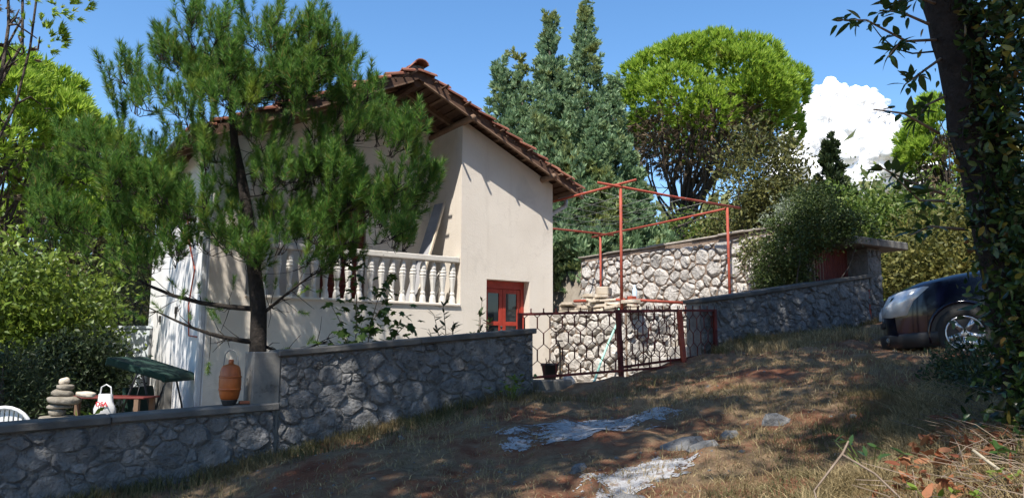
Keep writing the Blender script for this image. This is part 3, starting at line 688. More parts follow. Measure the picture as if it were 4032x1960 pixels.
# ---------------------------------------------------------------- things on and behind the lower wall
zc = lambda x: -0.78 + (x + 2.2) * 0.235 / 4.78
bx_, by_ = 2.13, 8.62; bz_ = zc(bx_)
br = empty('barrel', (bx_, by_, bz_)); br.scale = (0.84, 0.84, 1.0); tag(br, 'orange brown barrel shaped jug with wire handle on the lowest wall coping', 'barrel')
MB().lathe([(0.075, 0.0), (0.085, 0.02), (0.10, 0.05), (0.105, 0.06)], 16).build('base', M['iron'], br, True)
MB().lathe([(0.098, 0.06), (0.112, 0.075), (0.125, 0.12), (0.135, 0.18), (0.138, 0.235), (0.135, 0.29), (0.127, 0.35), (0.115, 0.395), (0.098, 0.42), (0.05, 0.432), (0.042, 0.436)], 16).build('body', M['barrel'], br, True)
for z_, r_ in ((0.17, 0.136), (0.30, 0.1355)):
    MB().lathe([(r_ - 0.004, z_ - 0.012), (r_ + 0.004, z_ - 0.008), (r_ + 0.004, z_ + 0.008), (r_ - 0.004, z_ + 0.012)], 16).build('hoop', M['barrel'], br, True)
MB().lathe([(0.03, 0.43), (0.034, 0.44), (0.034, 0.475), (0.026, 0.485)], 12).build('lid', M['barrel'], br, True)
MB().tube([(-0.095 * RGT.x, -0.095 * RGT.y, 0.415)] + [((-0.085 * math.cos(math.pi * t / 10)) * RGT.x, (-0.085 * math.cos(math.pi * t / 10)) * RGT.y, 0.50 + 0.085 * math.sin(math.pi * t / 10)) for t in range(11)] + [(0.095 * RGT.x, 0.095 * RGT.y, 0.415)], 0.006, 6).build('handle', M['wire'], br)
tl = MB().prism([(-0.17, -0.06), (0.15, -0.07), (0.17, 0.05), (-0.02, 0.075), (-0.16, 0.05)], 'Z', 0, 0.03).build('broken_tile', M['tile'], bevel=0.006); tl.location = (2.36, 8.60, zc(2.36) + 0.002); tl.scale = (0.8, 0.8, 1)
tag(tl, 'broken brown roof tile lying on the coping beside the orange barrel', 'tile')

# cairn of balanced stones on a white block
def pebble(x, y, z, a, b, h, seed, label, mat, rz_=0.0, tilt=0.0):
    rg_ = random.Random(seed); bm = bmesh.new(); bmesh.ops.create_icosphere(bm, subdivisions=3, radius=1.0)
    for v_ in bm.verts:
        c_ = v_.co; k_ = 1 + 0.10 * math.sin(c_.x * 2.6 + seed) * math.cos(c_.y * 3.1 + seed) + 0.05 * math.sin(c_.z * 5 + c_.x * 4 + seed * 3)
        fl = abs(c_.z) ** 0.6 * (1 if c_.z > 0 else -1); v_.co = Vector((c_.x * a * k_, c_.y * b * k_, fl * h * k_))
    me = bpy.data.meshes.new('cairn_stone'); bm.to_mesh(me); bm.free(); me.polygons.foreach_set('use_smooth', [True] * len(me.polygons))
    o = put('cairn_stone', me, mat); o.location = (x, y, z); o.rotation_euler = (0, tilt, rz_); tag(o, label, 'stone', 'balanced stones of the cairn behind the lowest wall')
cx_, cy_ = 0.70, 10.90
ra_ = math.atan2(RGT.y, RGT.x)
tag(MB().lathe([(0.20, -0.85), (0.20, -0.12), (0.19, -0.10)], 20, (cx_, cy_, -0.68)).build('pedestal', M['cream_stone'], smooth=False), 'pale round pedestal carrying the cairn of balanced stones', 'pedestal')
pebble(cx_ - .01, cy_, -0.735, 0.10, 0.09, 0.045, 1, 'white lowest stone of the cairn, resting on the pedestal', M['cream_stone'], ra_)
pebble(cx_ + .01, cy_, -0.665, 0.14, 0.12, 0.03, 2, 'thin white disc second from the bottom of the cairn', M['cream_stone'], ra_)
pebble(cx_ + .05, cy_ - .03, -0.59, 0.19, 0.15, 0.05, 3, 'widest flat stone in the middle of the cairn', M['cream_stone'], ra_, 0.05)
pebble(cx_ + .03, cy_ - .02, -0.505, 0.13, 0.11, 0.045, 4, 'rounded stone third from the top of the cairn', M['cream_stone'], ra_, 0.1)
pebble(cx_ + .05, cy_ - .03, -0.435, 0.10, 0.08, 0.035, 5, 'stone just under the top pebble of the cairn', M['cream_stone'], ra_)
pebble(cx_ + .04, cy_ - .03, -0.365, 0.06, 0.05, 0.042, 6, 'egg shaped top pebble of the cairn', M['slab'], ra_, -0.3)
pebble(cx_ + .26, cy_ - .17, -0.52, 0.13, 0.06, 0.035, 7, 'flat stone sticking out to the right of the cairn', M['slab'], ra_, 0.05)

# white plastic chair: rounded slatted back above the coping
ch = empty('plastic_chair', (0.30, 10.50, -1.42), math.radians(150)); tag(ch, 'white plastic garden chair with slatted rounded back at the left edge', 'chair')
MB().box((-0.24, -0.24, 0.40), (0.24, 0.24, 0.43)).build('seat', M['white_plastic'], ch, bevel=0.02)
arc = [(-0.25 + 0.0, 0.2)] ; arc = []
for t in range(13):
    a = math.pi * t / 12; arc.append((-0.27 * math.cos(a), 0.25 + 0.04 * math.sin(a), 0.56 + 0.24 * math.sin(a)))
MB().tube([(-0.25, 0.22, 0.41)] + arc + [(0.25, 0.22, 0.41)], 0.022, 6).build('back_frame', M['white_plastic'], ch, True)
for k in range(9):
    x = -0.2 + 0.05 * k; zt = 0.56 + 0.24 * math.sqrt(max(0, 1 - (x / 0.27) ** 2))
    MB().box((x - 0.016, 0.24, 0.42), (x + 0.016, 0.256, zt)).build('back_slat', M['white_plastic'], ch)
for sx in (-1, 1):
    for sy in (-1, 1): MB().tube([(sx * 0.21, sy * 0.2, 0.41), (sx * 0.25, sy * 0.25, 0.0)], [0.022, 0.017], 6).build('leg', M['white_plastic'], ch)
    MB().tube([(sx * 0.25, -0.22, 0.42), (sx * 0.27, -0.2, 0.62), (sx * 0.27, 0.2, 0.64)], 0.02, 6).build('armrest', M['white_plastic'], ch, True)

# canopied garden swing seen end on
sw = empty('garden_swing', (1.72, 12.1, -1.5), math.radians(-33.7)); sw.scale = (0.74, 0.74, 1.0); tag(sw, 'garden swing seat with dark green sloping canopy beside the white side wall', 'garden swing')
MB().prism([(-0.62, 1.42), (0.50, 1.17), (0.55, 1.10), (0.50, 1.05), (0.44, 1.09), (-0.60, 1.30), (-0.66, 1.28)], 'Y', 0.0, 1.5).build('canopy', M['canvas'], sw, bevel=0.02)
for y in (0.04, 1.46):
    for x in (-0.42, 0.42):
        MB().tube([(0.02 * (1 if x > 0 else -1) + 0.02, y, 1.26), (x * 0.6, y, 0.7), (x, y, 0.0)], 0.02, 6).build('frame_leg', M['iron'], sw)
MB().tube([(0.02, 0.04, 1.24), (0.02, 1.46, 1.24)], 0.02, 6).build('crossbar', M['iron'], sw)
MB().box((-0.22, 0.15, 0.42), (0.25, 1.35, 0.52)).build('seat', M['canvas'], sw, bevel=0.03)
MB().prism([(-0.26, 0.5), (-0.18, 0.5), (-0.30, 0.98), (-0.37, 0.98)], 'Y', 0.15, 1.35).build('backrest', M['canvas'], sw, bevel=0.02)
for y in (0.2, 1.3): MB().tube([(0.02, y, 1.22), (-0.2, y, 0.5)], 0.006, 4).build('hanger', M['wire'], sw)

# red table with a plastic bag hanging at it
tb = empty('garden_table', (1.35, 12.05, -1.5), math.radians(-33.7)); tag(tb, 'red topped garden table behind the lowest wall, left of the swing', 'table')
MB().box((-0.55, -0.25, 0.86), (0.62, 0.25, 0.885)).build('tabletop', M['red_door'], tb, bevel=0.008)
for sx in (-1, 1):
    for sy in (-1, 1): MB().box((sx * 0.52 - 0.03, sy * 0.22 - 0.03, 0), (sx * 0.52 + 0.03, sy * 0.22 + 0.03, 0.86)).build('leg', M['wood_mid'], tb)
bgp = Vector((1.28, 11.60, -0.86)); ba = empty('plastic_bag', bgp, math.radians(-33.7)); ba.scale = (1.25, 1.25, 1.2); tag(ba, 'white plastic carrier bag with red lettering hanging at the red table', 'bag')
v = []; f = []
for j in range(7):
    z = 0.25 * j / 6; w = 0.105 * (0.75 + 0.35 * math.sin(math.pi * min(1, (j + 1.2) / 5.5)) ) if j < 6 else 0.07; t = 0.03 + 0.03 * math.sin(math.pi * j / 6)
    for k in range(12):
        a = 2 * math.pi * k / 12; v.append((w * math.cos(a) + 0.008 * math.sin(3 * a + j), t * math.sin(a) + 0.006 * math.cos(4 * a + j), z))
for j in range(6):
    for k in range(12): f.append((j*12 + k, j*12 + (k+1) % 12, (j+1)*12 + (k+1) % 12, (j+1)*12 + k))
f.append(tuple(range(11, -1, -1))); MB().raw(v, f).build('bag_body', M['white_plastic'], ba, True)
MB().tube([(-0.06, 0, 0.24), (-0.05, 0, 0.32), (0.0, 0, 0.35), (0.05, 0, 0.32), (0.06, 0, 0.24)], 0.008, 5).build('bag_handle', M['white_plastic'], ba)
tc = bpy.data.curves.new('lettering', 'FONT'); tc.body = 'DSA'; tc.size = 0.066; tc.align_x = 'CENTER'; tc.extrude = 0.001; tc.offset = 0.002
tmp = bpy.data.objects.new('lettering_curve', tc); COL.objects.link(tmp); dg = bpy.context.evaluated_depsgraph_get(); dg.update()
lme = bpy.data.meshes.new_from_object(tmp.evaluated_get(dg)); bpy.data.objects.remove(tmp); lme.materials.clear()
to = put('lettering', lme, M['red_print'], ba, (0, -0.074, 0.12)); to.rotation_euler = (math.radians(90), 0, 0)

# milky screen of a small glasshouse, parasol
gh = empty('glasshouse', (1.95, 17.2, -1.5), math.radians(-33.7)); tag(gh, 'small glasshouse with milky panes behind the green swing', 'glasshouse')
for k in range(4): MB().box((-0.75 + 0.5 * k - 0.02, -0.02, 0), (-0.75 + 0.5 * k + 0.02, 0.02, 1.95)).build('frame_post', M['zinc'], gh)
for k in range(3): MB().box((-0.73 + 0.5 * k, -0.006, 0.05), (-0.27 + 0.5 * k, 0.006, 1.93)).build('pane', M['sheet'], gh)
MB().box((-0.78, -0.03, 1.95), (0.78, 1.4, 2.0)).build('roof', M['sheet'], gh)
MB().box((-0.78, 1.38, 0), (0.78, 1.41, 1.95)).build('back_pane', M['sheet'], gh)
pa = empty('parasol', (-0.75, 14.6, -1.5)); tag(pa, 'green and yellow garden parasol at the left edge', 'parasol')
MB().tube([(0, 0, 0), (0, 0, 1.75)], 0.02, 8).build('pole', M['white_plastic'], pa)
for k in range(8):
    a0, a1 = 2*math.pi*k/8, 2*math.pi*(k+1)/8; r_ = 0.95
    MB().raw([(0, 0, 1.75), (r_*math.cos(a0), r_*math.sin(a0), 1.45), (r_*math.cos(a1), r_*math.sin(a1), 1.45), (r_*math.cos(a0), r_*math.sin(a0), 1.30), (r_*math.cos(a1), r_*math.sin(a1), 1.30), (0, 0, 1.74), (.98*r_*math.cos(a0), .98*r_*math.sin(a0), 1.44), (.98*r_*math.cos(a1), .98*r_*math.sin(a1), 1.44)],
             [(0, 1, 2), (1, 3, 4, 2), (5, 7, 6)]).build('canopy_panel', M['canvas'] if k % 2 else M['parasol'], pa)

# in the gateway: pot on a block, tap, hose, pale stones
tag(MB().box((6.35, 8.86, -0.62), (6.98, 9.12, -0.37)).build('stone_block', M['concrete'], bevel=0.02), 'long dark stone block under the black flower pot inside the gate', 'stone block')
pt = empty('flower_pot', (6.66, 8.99, -0.37)); tag(pt, 'black flower pot on a stone block just inside the gate', 'flower pot')
MB().lathe([(0.085, 0), (0.125, 0.19), (0.135, 0.19), (0.135, 0.23), (0.12, 0.23), (0.115, 0.20), (0.02, 0.195)], 14).build('pot', M['black_plastic'], pt, True)
for k in range(5):
    a = k * 1.3; MB().tube([(0.04*math.cos(a), 0.04*math.sin(a), 0.19), (0.06*math.cos(a), 0.06*math.sin(a), 0.26 + 0.02 * (k % 3))], 0.008, 5).build('stem', M['twig'], pt)
tp = empty('water_tap', (8.95, 11.9, -0.6)); tag(tp, 'standing water tap with bent pipe against an ochre patch by the house corner', 'tap')
MB().prism([(-0.02, 0.0), (0.42, 0.0), (0.36, 0.55), (0.22, 0.78), (0.06, 0.72)], 'Y', 0.1, 0.16).build('backing', M['ochre'], tp).rotation_euler.z = math.radians(-60)
MB().tube([(0.02, -0.12, 0.0), (0.02, -0.12, 0.62), (-0.02, -0.15, 0.76), (-0.10, -0.22, 0.80), (-0.14, -0.25, 0.74)], 0.02, 7).build('pipe', M['iron'], tp, True)
MB().box((-0.14, -0.27, 0.82), (-0.02, -0.2, 0.85)).build('handle', M['iron'], tp, bevel=0.008)
hp = [(7.55, 9.15, -0.52), (8.0, 9.6, -0.42), (8.55, 10.1, -0.15), (8.95, 10.35, 0.2), (9.22, 10.42, 0.55), (9.30, 10.46, 0.8)]
tag(MB().tube(hp, 0.02, 7).build('garden_hose', M['hose'], smooth=True), 'pale green garden hose running up over the rubble retaining wall', 'hose')
for i, (x, y, s_, lb) in enumerate([(6.12, 8.95, 0.10, 'small pale stone beside the wall end in the gateway'), (7.15, 9.2, 0.13, 'square pale stone right of the block with the flower pot'), (8.1, 9.25, 0.10, 'ochre stone under the left gate leaf')]):
    o = MB().lathe([(s_*.6, 0), (s_, s_*.4), (s_*.95, s_*1.2), (s_*.5, s_*1.7), (s_*.1, s_*1.8)], 6).build('stone', M['stone_white'] if i < 2 else M['ochre']); o.name = 'loose_stone'; o.location = (x, y, -0.56); o.rotation_euler.z = i
    tag(o, lb, 'stone')
# board leaning in the loggia, spare baluster
lb = empty('leaning_board', (6.85, 12.9, 0.75)); tag(lb, 'tall grey board with pale edge leaning in the right corner of the loggia', 'board')
o = MB().raw([(6.10, 12.78, 0.75), (6.22, 12.58, 0.75), (6.98, 12.84, 2.86), (6.88, 13.04, 2.84), (6.14, 12.80, 0.75), (6.26, 12.60, 0.75), (6.985, 12.86, 2.80), (6.90, 13.06, 2.78)],
         [(0,1,2,3),(7,6,5,4),(0,4,5,1),(1,5,6,2),(2,6,7,3),(3,7,4,0)]).build('panel', M['board'], lb); o.matrix_parent_inverse = Matrix.Translation((-6.85, -12.9, -0.75))
o = MB().beam((6.24, 12.55, 0.75), (6.985, 12.80, 2.88), 0.035, 0.04).build('edge_lath', M['pale_wood'], lb); o.matrix_parent_inverse = Matrix.Translation((-6.85, -12.9, -0.75))
sb = put('spare_baluster', bme); sb.location = (6.55, 12.5, 0.76); sb.rotation_euler = (0.0, 0.28, 0); tag(sb, 'loose white baluster leaning behind the right end of the balustrade', 'baluster')

# ---------------------------------------------------------------- rocks and spilled lime on the track
def rock(x, y, a, b, h, label, seed):
    rg_ = random.Random(seed); bm = bmesh.new(); bmesh.ops.create_icosphere(bm, subdivisions=2, radius=1.0)
    for v_ in bm.verts:
        k_ = 1 + 0.22 * math.sin(v_.co.x * 3.1 + seed) * math.cos(v_.co.y * 2.7 + seed * 2) + rg_.uniform(-.09, .09); v_.co = Vector((v_.co.x * a * k_, v_.co.y * b * k_, v_.co.z * h * k_))
    me = bpy.data.meshes.new('rock'); bm.to_mesh(me); bm.free()
    o = put('rock', me, M['stone_grey']); o.location = (x, y, float(gz(x, y)) - h * 0.35); o.rotation_euler.z = seed; tag(o, label, 'rock', 'rocks in the track')
rock(5.10, 4.92, 0.27, 0.17, 0.15, 'largest flat grey rock, right of the nearer white spill', 3)
rock(5.50, 4.74, 0.12, 0.09, 0.10, 'small grey rock up the track from the largest rock', 4)
rock(6.0, 4.62, 0.17, 0.12, 0.11, 'grey rock farthest up the track', 5)
rock(4.92, 4.52, 0.16, 0.10, 0.08, 'flat grey rock just in front of the largest rock', 6)
rock(3.97, 4.97, 0.10, 0.07, 0.07, 'small rock at the left end of the nearer white spill', 7)
rock(3.75, 4.10, 0.15, 0.10, 0.09, 'low grey rock at the bottom edge below the nearer white spill', 8)
rock(2.95, 4.75, 0.09, 0.07, 0.045, 'small rock at the bottom edge, left of the white spills', 9)

def vnoise(x, y, seed):
    """fractal value noise, about -1.5 .. 1.5"""
    tab = np.random.default_rng(seed).random((256, 256)); z = 0
    for f_, a in ((1.1, 1.0), (3.1, 0.8), (9.7, 0.6), (31.0, 0.55)):
        u, v = np.asarray(x) * f_ + 17.3, np.asarray(y) * f_ + 5.9; i, j = np.floor(u).astype(int), np.floor(v).astype(int); u = u - i; v = v - j; u = u*u*(3-2*u); v = v*v*(3-2*v)
        z = z + a * 2 * (tab[i % 256, j % 256]*(1-u)*(1-v) + tab[(i+1) % 256, j % 256]*u*(1-v) + tab[i % 256, (j+1) % 256]*(1-u)*v + tab[(i+1) % 256, (j+1) % 256]*u*v - 0.5)
    return z
def spill(cx, cy, lx, ly, ang, label, seed, thr):
    st_ = 0.012; us = np.arange(-lx, lx, st_); vs2 = np.arange(-ly, ly, st_); U_, W_ = np.meshgrid(us, vs2)
    X_ = cx + U_*math.cos(ang) - W_*math.sin(ang); Y_ = cy + U_*math.sin(ang) + W_*math.cos(ang); Z_ = gsurf(X_, Y_) + 0.007
    mask = vnoise(X_, Y_, seed) * 0.8 + 1.1 * vnoise(X_ * 5, Y_ * 5, seed + 1) + 2.4 * (1 - (U_/lx)**2 - (W_/ly)**2) > thr
    n_ = len(us); idx = np.arange(U_.size).reshape(U_.shape); m_ = mask[:-1, :-1]
    F_ = np.stack([idx[:-1, :-1][m_], idx[:-1, 1:][m_], idx[1:, 1:][m_], idx[1:, :-1][m_]], 1)
    me = arr_mesh('lime', np.stack([X_, Y_, Z_], -1).reshape(-1, 3), F_, True)
    o = put('spilled_lime', me, M['lime']); tag(o, label, 'spill', 'white spills on the track')
M['lime'] = rough_mat('spilled_lime', [(0.3, (0.30, 0.295, 0.30)), (0.7, (0.56, 0.555, 0.56))], 22, 0.95, 60, 0.9, 0.03, stain=((0.24, 0.18, 0.15), 14, 0.52))
spill(5.10, 6.22, 1.05, 0.50, -0.16, 'long white lime spill on the track below the gate', 3, 0.45)
spill(4.18, 4.52, 0.62, 0.36, 0.12, 'nearer patchy white lime spill in the middle of the track', 8, 1.75)
# ---------------------------------------------------------------- vegetation helpers
def unit(a): return a / (np.linalg.norm(a, axis=-1, keepdims=True) + 1e-9)

def frames(D, rng):
    """random right-handed frames whose third axis is D"""
    D = unit(D); A = unit(rng.normal(size=D.shape)); A = unit(A - D * (A * D).sum(-1, keepdims=True)); B = np.cross(D, A)
    return np.stack([A, B, D], -1)                         # columns

def instance(T, F, P, D, S, rng):
    """copies of template T (n,3) with faces F at points P along D, scaled S -> one vertex and face array"""
    Rm = frames(D, rng); V_ = np.einsum('pij,nj->pni', Rm, T) * S[:, None, None] + P[:, None, :]
    n = len(T); FF = (F[None] + (np.arange(len(P)) * n)[:, None, None]).reshape(-1, F.shape[1])
    return V_.reshape(-1, 3), FF

def multi(templates, P, D, S, rng):
    which = rng.integers(0, len(templates), len(P)); Vs, Fs, off = [], [], 0
    for t, (T, F) in enumerate(templates):
        m = which == t
        if not m.any(): continue
        v, f = instance(T, F, P[m], D[m], S[m], rng); Vs.append(v); Fs.append(f + off); off += len(v)
    return np.concatenate(Vs), np.concatenate(Fs)

def tuft(n, shoot, length, width, spread, rng):
    """needles all round a short shoot along +Z"""
    V_, F_ = [], []
    for i in range(n):
        h = shoot * rng.random() ** 0.7; a = rng.uniform(0, 6.28); s_ = spread * rng.uniform(0.5, 1.15) * (1.15 - 0.5 * h / max(shoot, 1e-6))
        d = np.array([math.cos(a) * math.sin(s_), math.sin(a) * math.sin(s_), math.cos(s_)]); l = length * rng.uniform(0.75, 1.1)
        w = unit(np.cross(d, rng.normal(size=3))) * width / 2; b = np.array([0, 0, h])
        V_ += [b - w, b + w, b + d * l]; F_.append((3*i, 3*i + 1, 3*i + 2))
    return np.array(V_), np.array(F_)

def leafspray(n, rad, size, aspect, rng, droop=0.0):
    """n small folded leaves round a twig end"""
    V_, F_ = [], []
    for i in range(n):
        p = rng.normal(size=3) * rad * 0.5; d = unit(rng.normal(size=3) + np.array([0, 0, 0.6]) + p / rad); d[2] -= droop; d = unit(d)
        w = unit(np.cross(d, rng.normal(size=3))); nn = np.cross(d, w); s_ = size * rng.uniform(0.7, 1.25)
        k = len(V_)
        V_ += [p, p + d*s_*0.5 + w*s_*aspect/2 + nn*s_*0.08, p + d*s_, p + d*s_*0.5 - w*s_*aspect/2 + nn*s_*0.08]
        F_ += [(k, k + 1, k + 2), (k, k + 2, k + 3)]
    return np.array(V_), np.array(F_)

def scalespray(n, rad, size, rng):
    """upswept feathery sprays of scale foliage"""
    V_, F_ = [], []
    for i in range(n):
        a = rng.uniform(0, 6.28); s_ = rng.uniform(0.1, 0.7); d = np.array([math.cos(a)*math.sin(s_), math.sin(a)*math.sin(s_), math.cos(s_)])
        p = d * rad * rng.uniform(0, 0.5); l = size * rng.uniform(0.6, 1.1); w = unit(np.cross(d, rng.normal(size=3))) * l * 0.15
        k = 3 * len(F_) if not V_ else len(V_)
        V_ += [p, p + d*l*0.55 + w, p + d*l, p + d*l*0.55 - w]; F_ += [(k, k + 1, k + 2), (k, k + 2, k + 3)]
    return np.array(V_), np.array(F_)

def in_ell(n, c, r, rng, shell=0.0):
    d = unit(rng.normal(size=(n, 3))); u = rng.random(n) ** (1/3); u = shell + (1 - shell) * u
    return np.array(c) + d * u[:, None] * np.array(r), d

def branch_path(a, b, sag, rng, n=6, wob=0.03):
    a, b = np.array(a, float), np.array(b, float); L = np.linalg.norm(b - a); pts = []
    off = rng.normal(size=3) * L * wob
    for t in np.linspace(0, 1, n):
        p = a + (b - a) * t; p = p + off * math.sin(math.pi * t); p[2] -= sag * L * math.sin(math.pi * t) * (1 - 0.3 * t); pts.append(p)
    return pts

# needle and leaf materials
M['bark_shaded'] = rough_mat('shade_toned_bark', [(0.25, (0.012, 0.010, 0.008)), (0.6, (0.032, 0.026, 0.022)), (0.85, (0.065, 0.053, 0.046))], 14, 0.95, 28, 1.0, 0.03)  # bark darkened so the shade on the trunks is in the colour
M['needle_dark'] = leaf_mat('pine_needles', [(0.0, (0.050, 0.125, 0.028)), (0.5, (0.105, 0.235, 0.045)), (0.9, (0.19, 0.34, 0.055)), (1.0, (0.32, 0.22, 0.08))], 0.5, 0.5, ((0.24, 0.32, 0.045), 2.2, 0.56))
M['needle_bright'] = leaf_mat('stone_pine_needles', [(0.0, (0.16, 0.28, 0.03)), (0.5, (0.34, 0.49, 0.055)), (1.0, (0.48, 0.61, 0.10))], 0.5, 0.5, ((0.30, 0.26, 0.09), 0.9, 0.64))
M['needle_brown'] = leaf_mat('dead_needles', [(0.0, (0.15, 0.11, 0.07)), (1.0, (0.34, 0.26, 0.18))], 0.35, 0.8)
M['cypress'] = leaf_mat('cypress_foliage', [(0.0, (0.10, 0.18, 0.09)), (0.5, (0.22, 0.34, 0.17)), (1.0, (0.38, 0.49, 0.28))], 0.35, 0.6, ((0.27, 0.29, 0.08), 0.9, 0.55))
M['leaf_laurel'] = leaf_mat('laurel_leaves', [(0.0, (0.055, 0.095, 0.015)), (0.5, (0.13, 0.20, 0.025)), (1.0, (0.22, 0.28, 0.04))], 0.3, 0.45, None, 0.4)
M['leaf_olive'] = leaf_mat('olive_leaves', [(0.0, (0.07, 0.085, 0.03)), (0.5, (0.14, 0.155, 0.05)), (1.0, (0.24, 0.24, 0.09))], 0.25, 0.55)
M['leaf_scrub'] = leaf_mat('scrub_leaves', [(0.0, (0.05, 0.06, 0.02)), (0.6, (0.11, 0.115, 0.03)), (1.0, (0.20, 0.19, 0.055))], 0.25, 0.6)
M['leaf_shrub'] = leaf_mat('evergreen_shrub_leaves', [(0.0, (0.028, 0.048, 0.010)), (0.6, (0.065, 0.10, 0.022)), (1.0, (0.14, 0.18, 0.05))], 0.25, 0.5)
M['leaf_dark'] = leaf_mat('dark_evergreen_leaves', [(0.0, (0.018, 0.030, 0.012)), (0.6, (0.04, 0.065, 0.022)), (1.0, (0.10, 0.13, 0.05))], 0.2, 0.5)
M['leaf_green'] = leaf_mat('mid_green_leaves', [(0.0, (0.045, 0.085, 0.015)), (0.5, (0.10, 0.16, 0.025)), (1.0, (0.19, 0.24, 0.05))], 0.3, 0.5, ((0.20, 0.18, 0.05), 0.6, 0.62))
M['leaf_silver'] = leaf_mat('silver_leaves', [(0.0, (0.14, 0.17, 0.11)), (1.0, (0.33, 0.37, 0.27))], 0.2, 0.6)
M['leaf_yellow'] = leaf_mat('yellowing_leaves', [(0.0, (0.05, 0.06, 0.015)), (0.5, (0.115, 0.12, 0.028)), (1.0, (0.21, 0.19, 0.045))], 0.3, 0.6)
M['leaf_ivy'] = leaf_mat('glossy_shade_leaves', [(0.0, (0.016, 0.036, 0.012)), (0.5, (0.036, 0.078, 0.02)), (0.85, (0.09, 0.16, 0.04)), (0.95, (0.28, 0.26, 0.04)), (1.0, (0.26, 0.11, 0.05))], 0.35, 0.28, None, 0.6)
M['leaf_vine'] = leaf_mat('vine_leaves', [(0.0, (0.022, 0.05, 0.010)), (0.7, (0.05, 0.095, 0.016)), (0.92, (0.13, 0.17, 0.025)), (1.0, (0.16, 0.05, 0.02))], 0.3, 0.5)
M['grass_dry'] = leaf_mat('dry_grass', [(0.0, (0.15, 0.11, 0.055)), (0.5, (0.31, 0.24, 0.125)), (1.0, (0.48, 0.38, 0.21))], 0.25, 0.8, ((0.20, 0.15, 0.06), 0.8, 0.56))
M['grass_green'] = leaf_mat('verge_grass', [(0.0, (0.045, 0.055, 0.02)), (0.5, (0.09, 0.095, 0.035)), (1.0, (0.19, 0.155, 0.07))], 0.25, 0.7, ((0.20, 0.14, 0.065), 1.2, 0.48))
M['leaf_dead'] = leaf_mat('dead_leaves', [(0.0, (0.13, 0.035, 0.018)), (0.5, (0.26, 0.085, 0.035)), (1.0, (0.40, 0.20, 0.10))], 0.25, 0.7)

def rel(base, r, f, z):
    """offset from a base point along the picture's right, depth and up, as a real position"""
    return np.array([base[0] + RGT.x*r + FWD.x*f, base[1] + RGT.y*r + FWD.y*f, z])

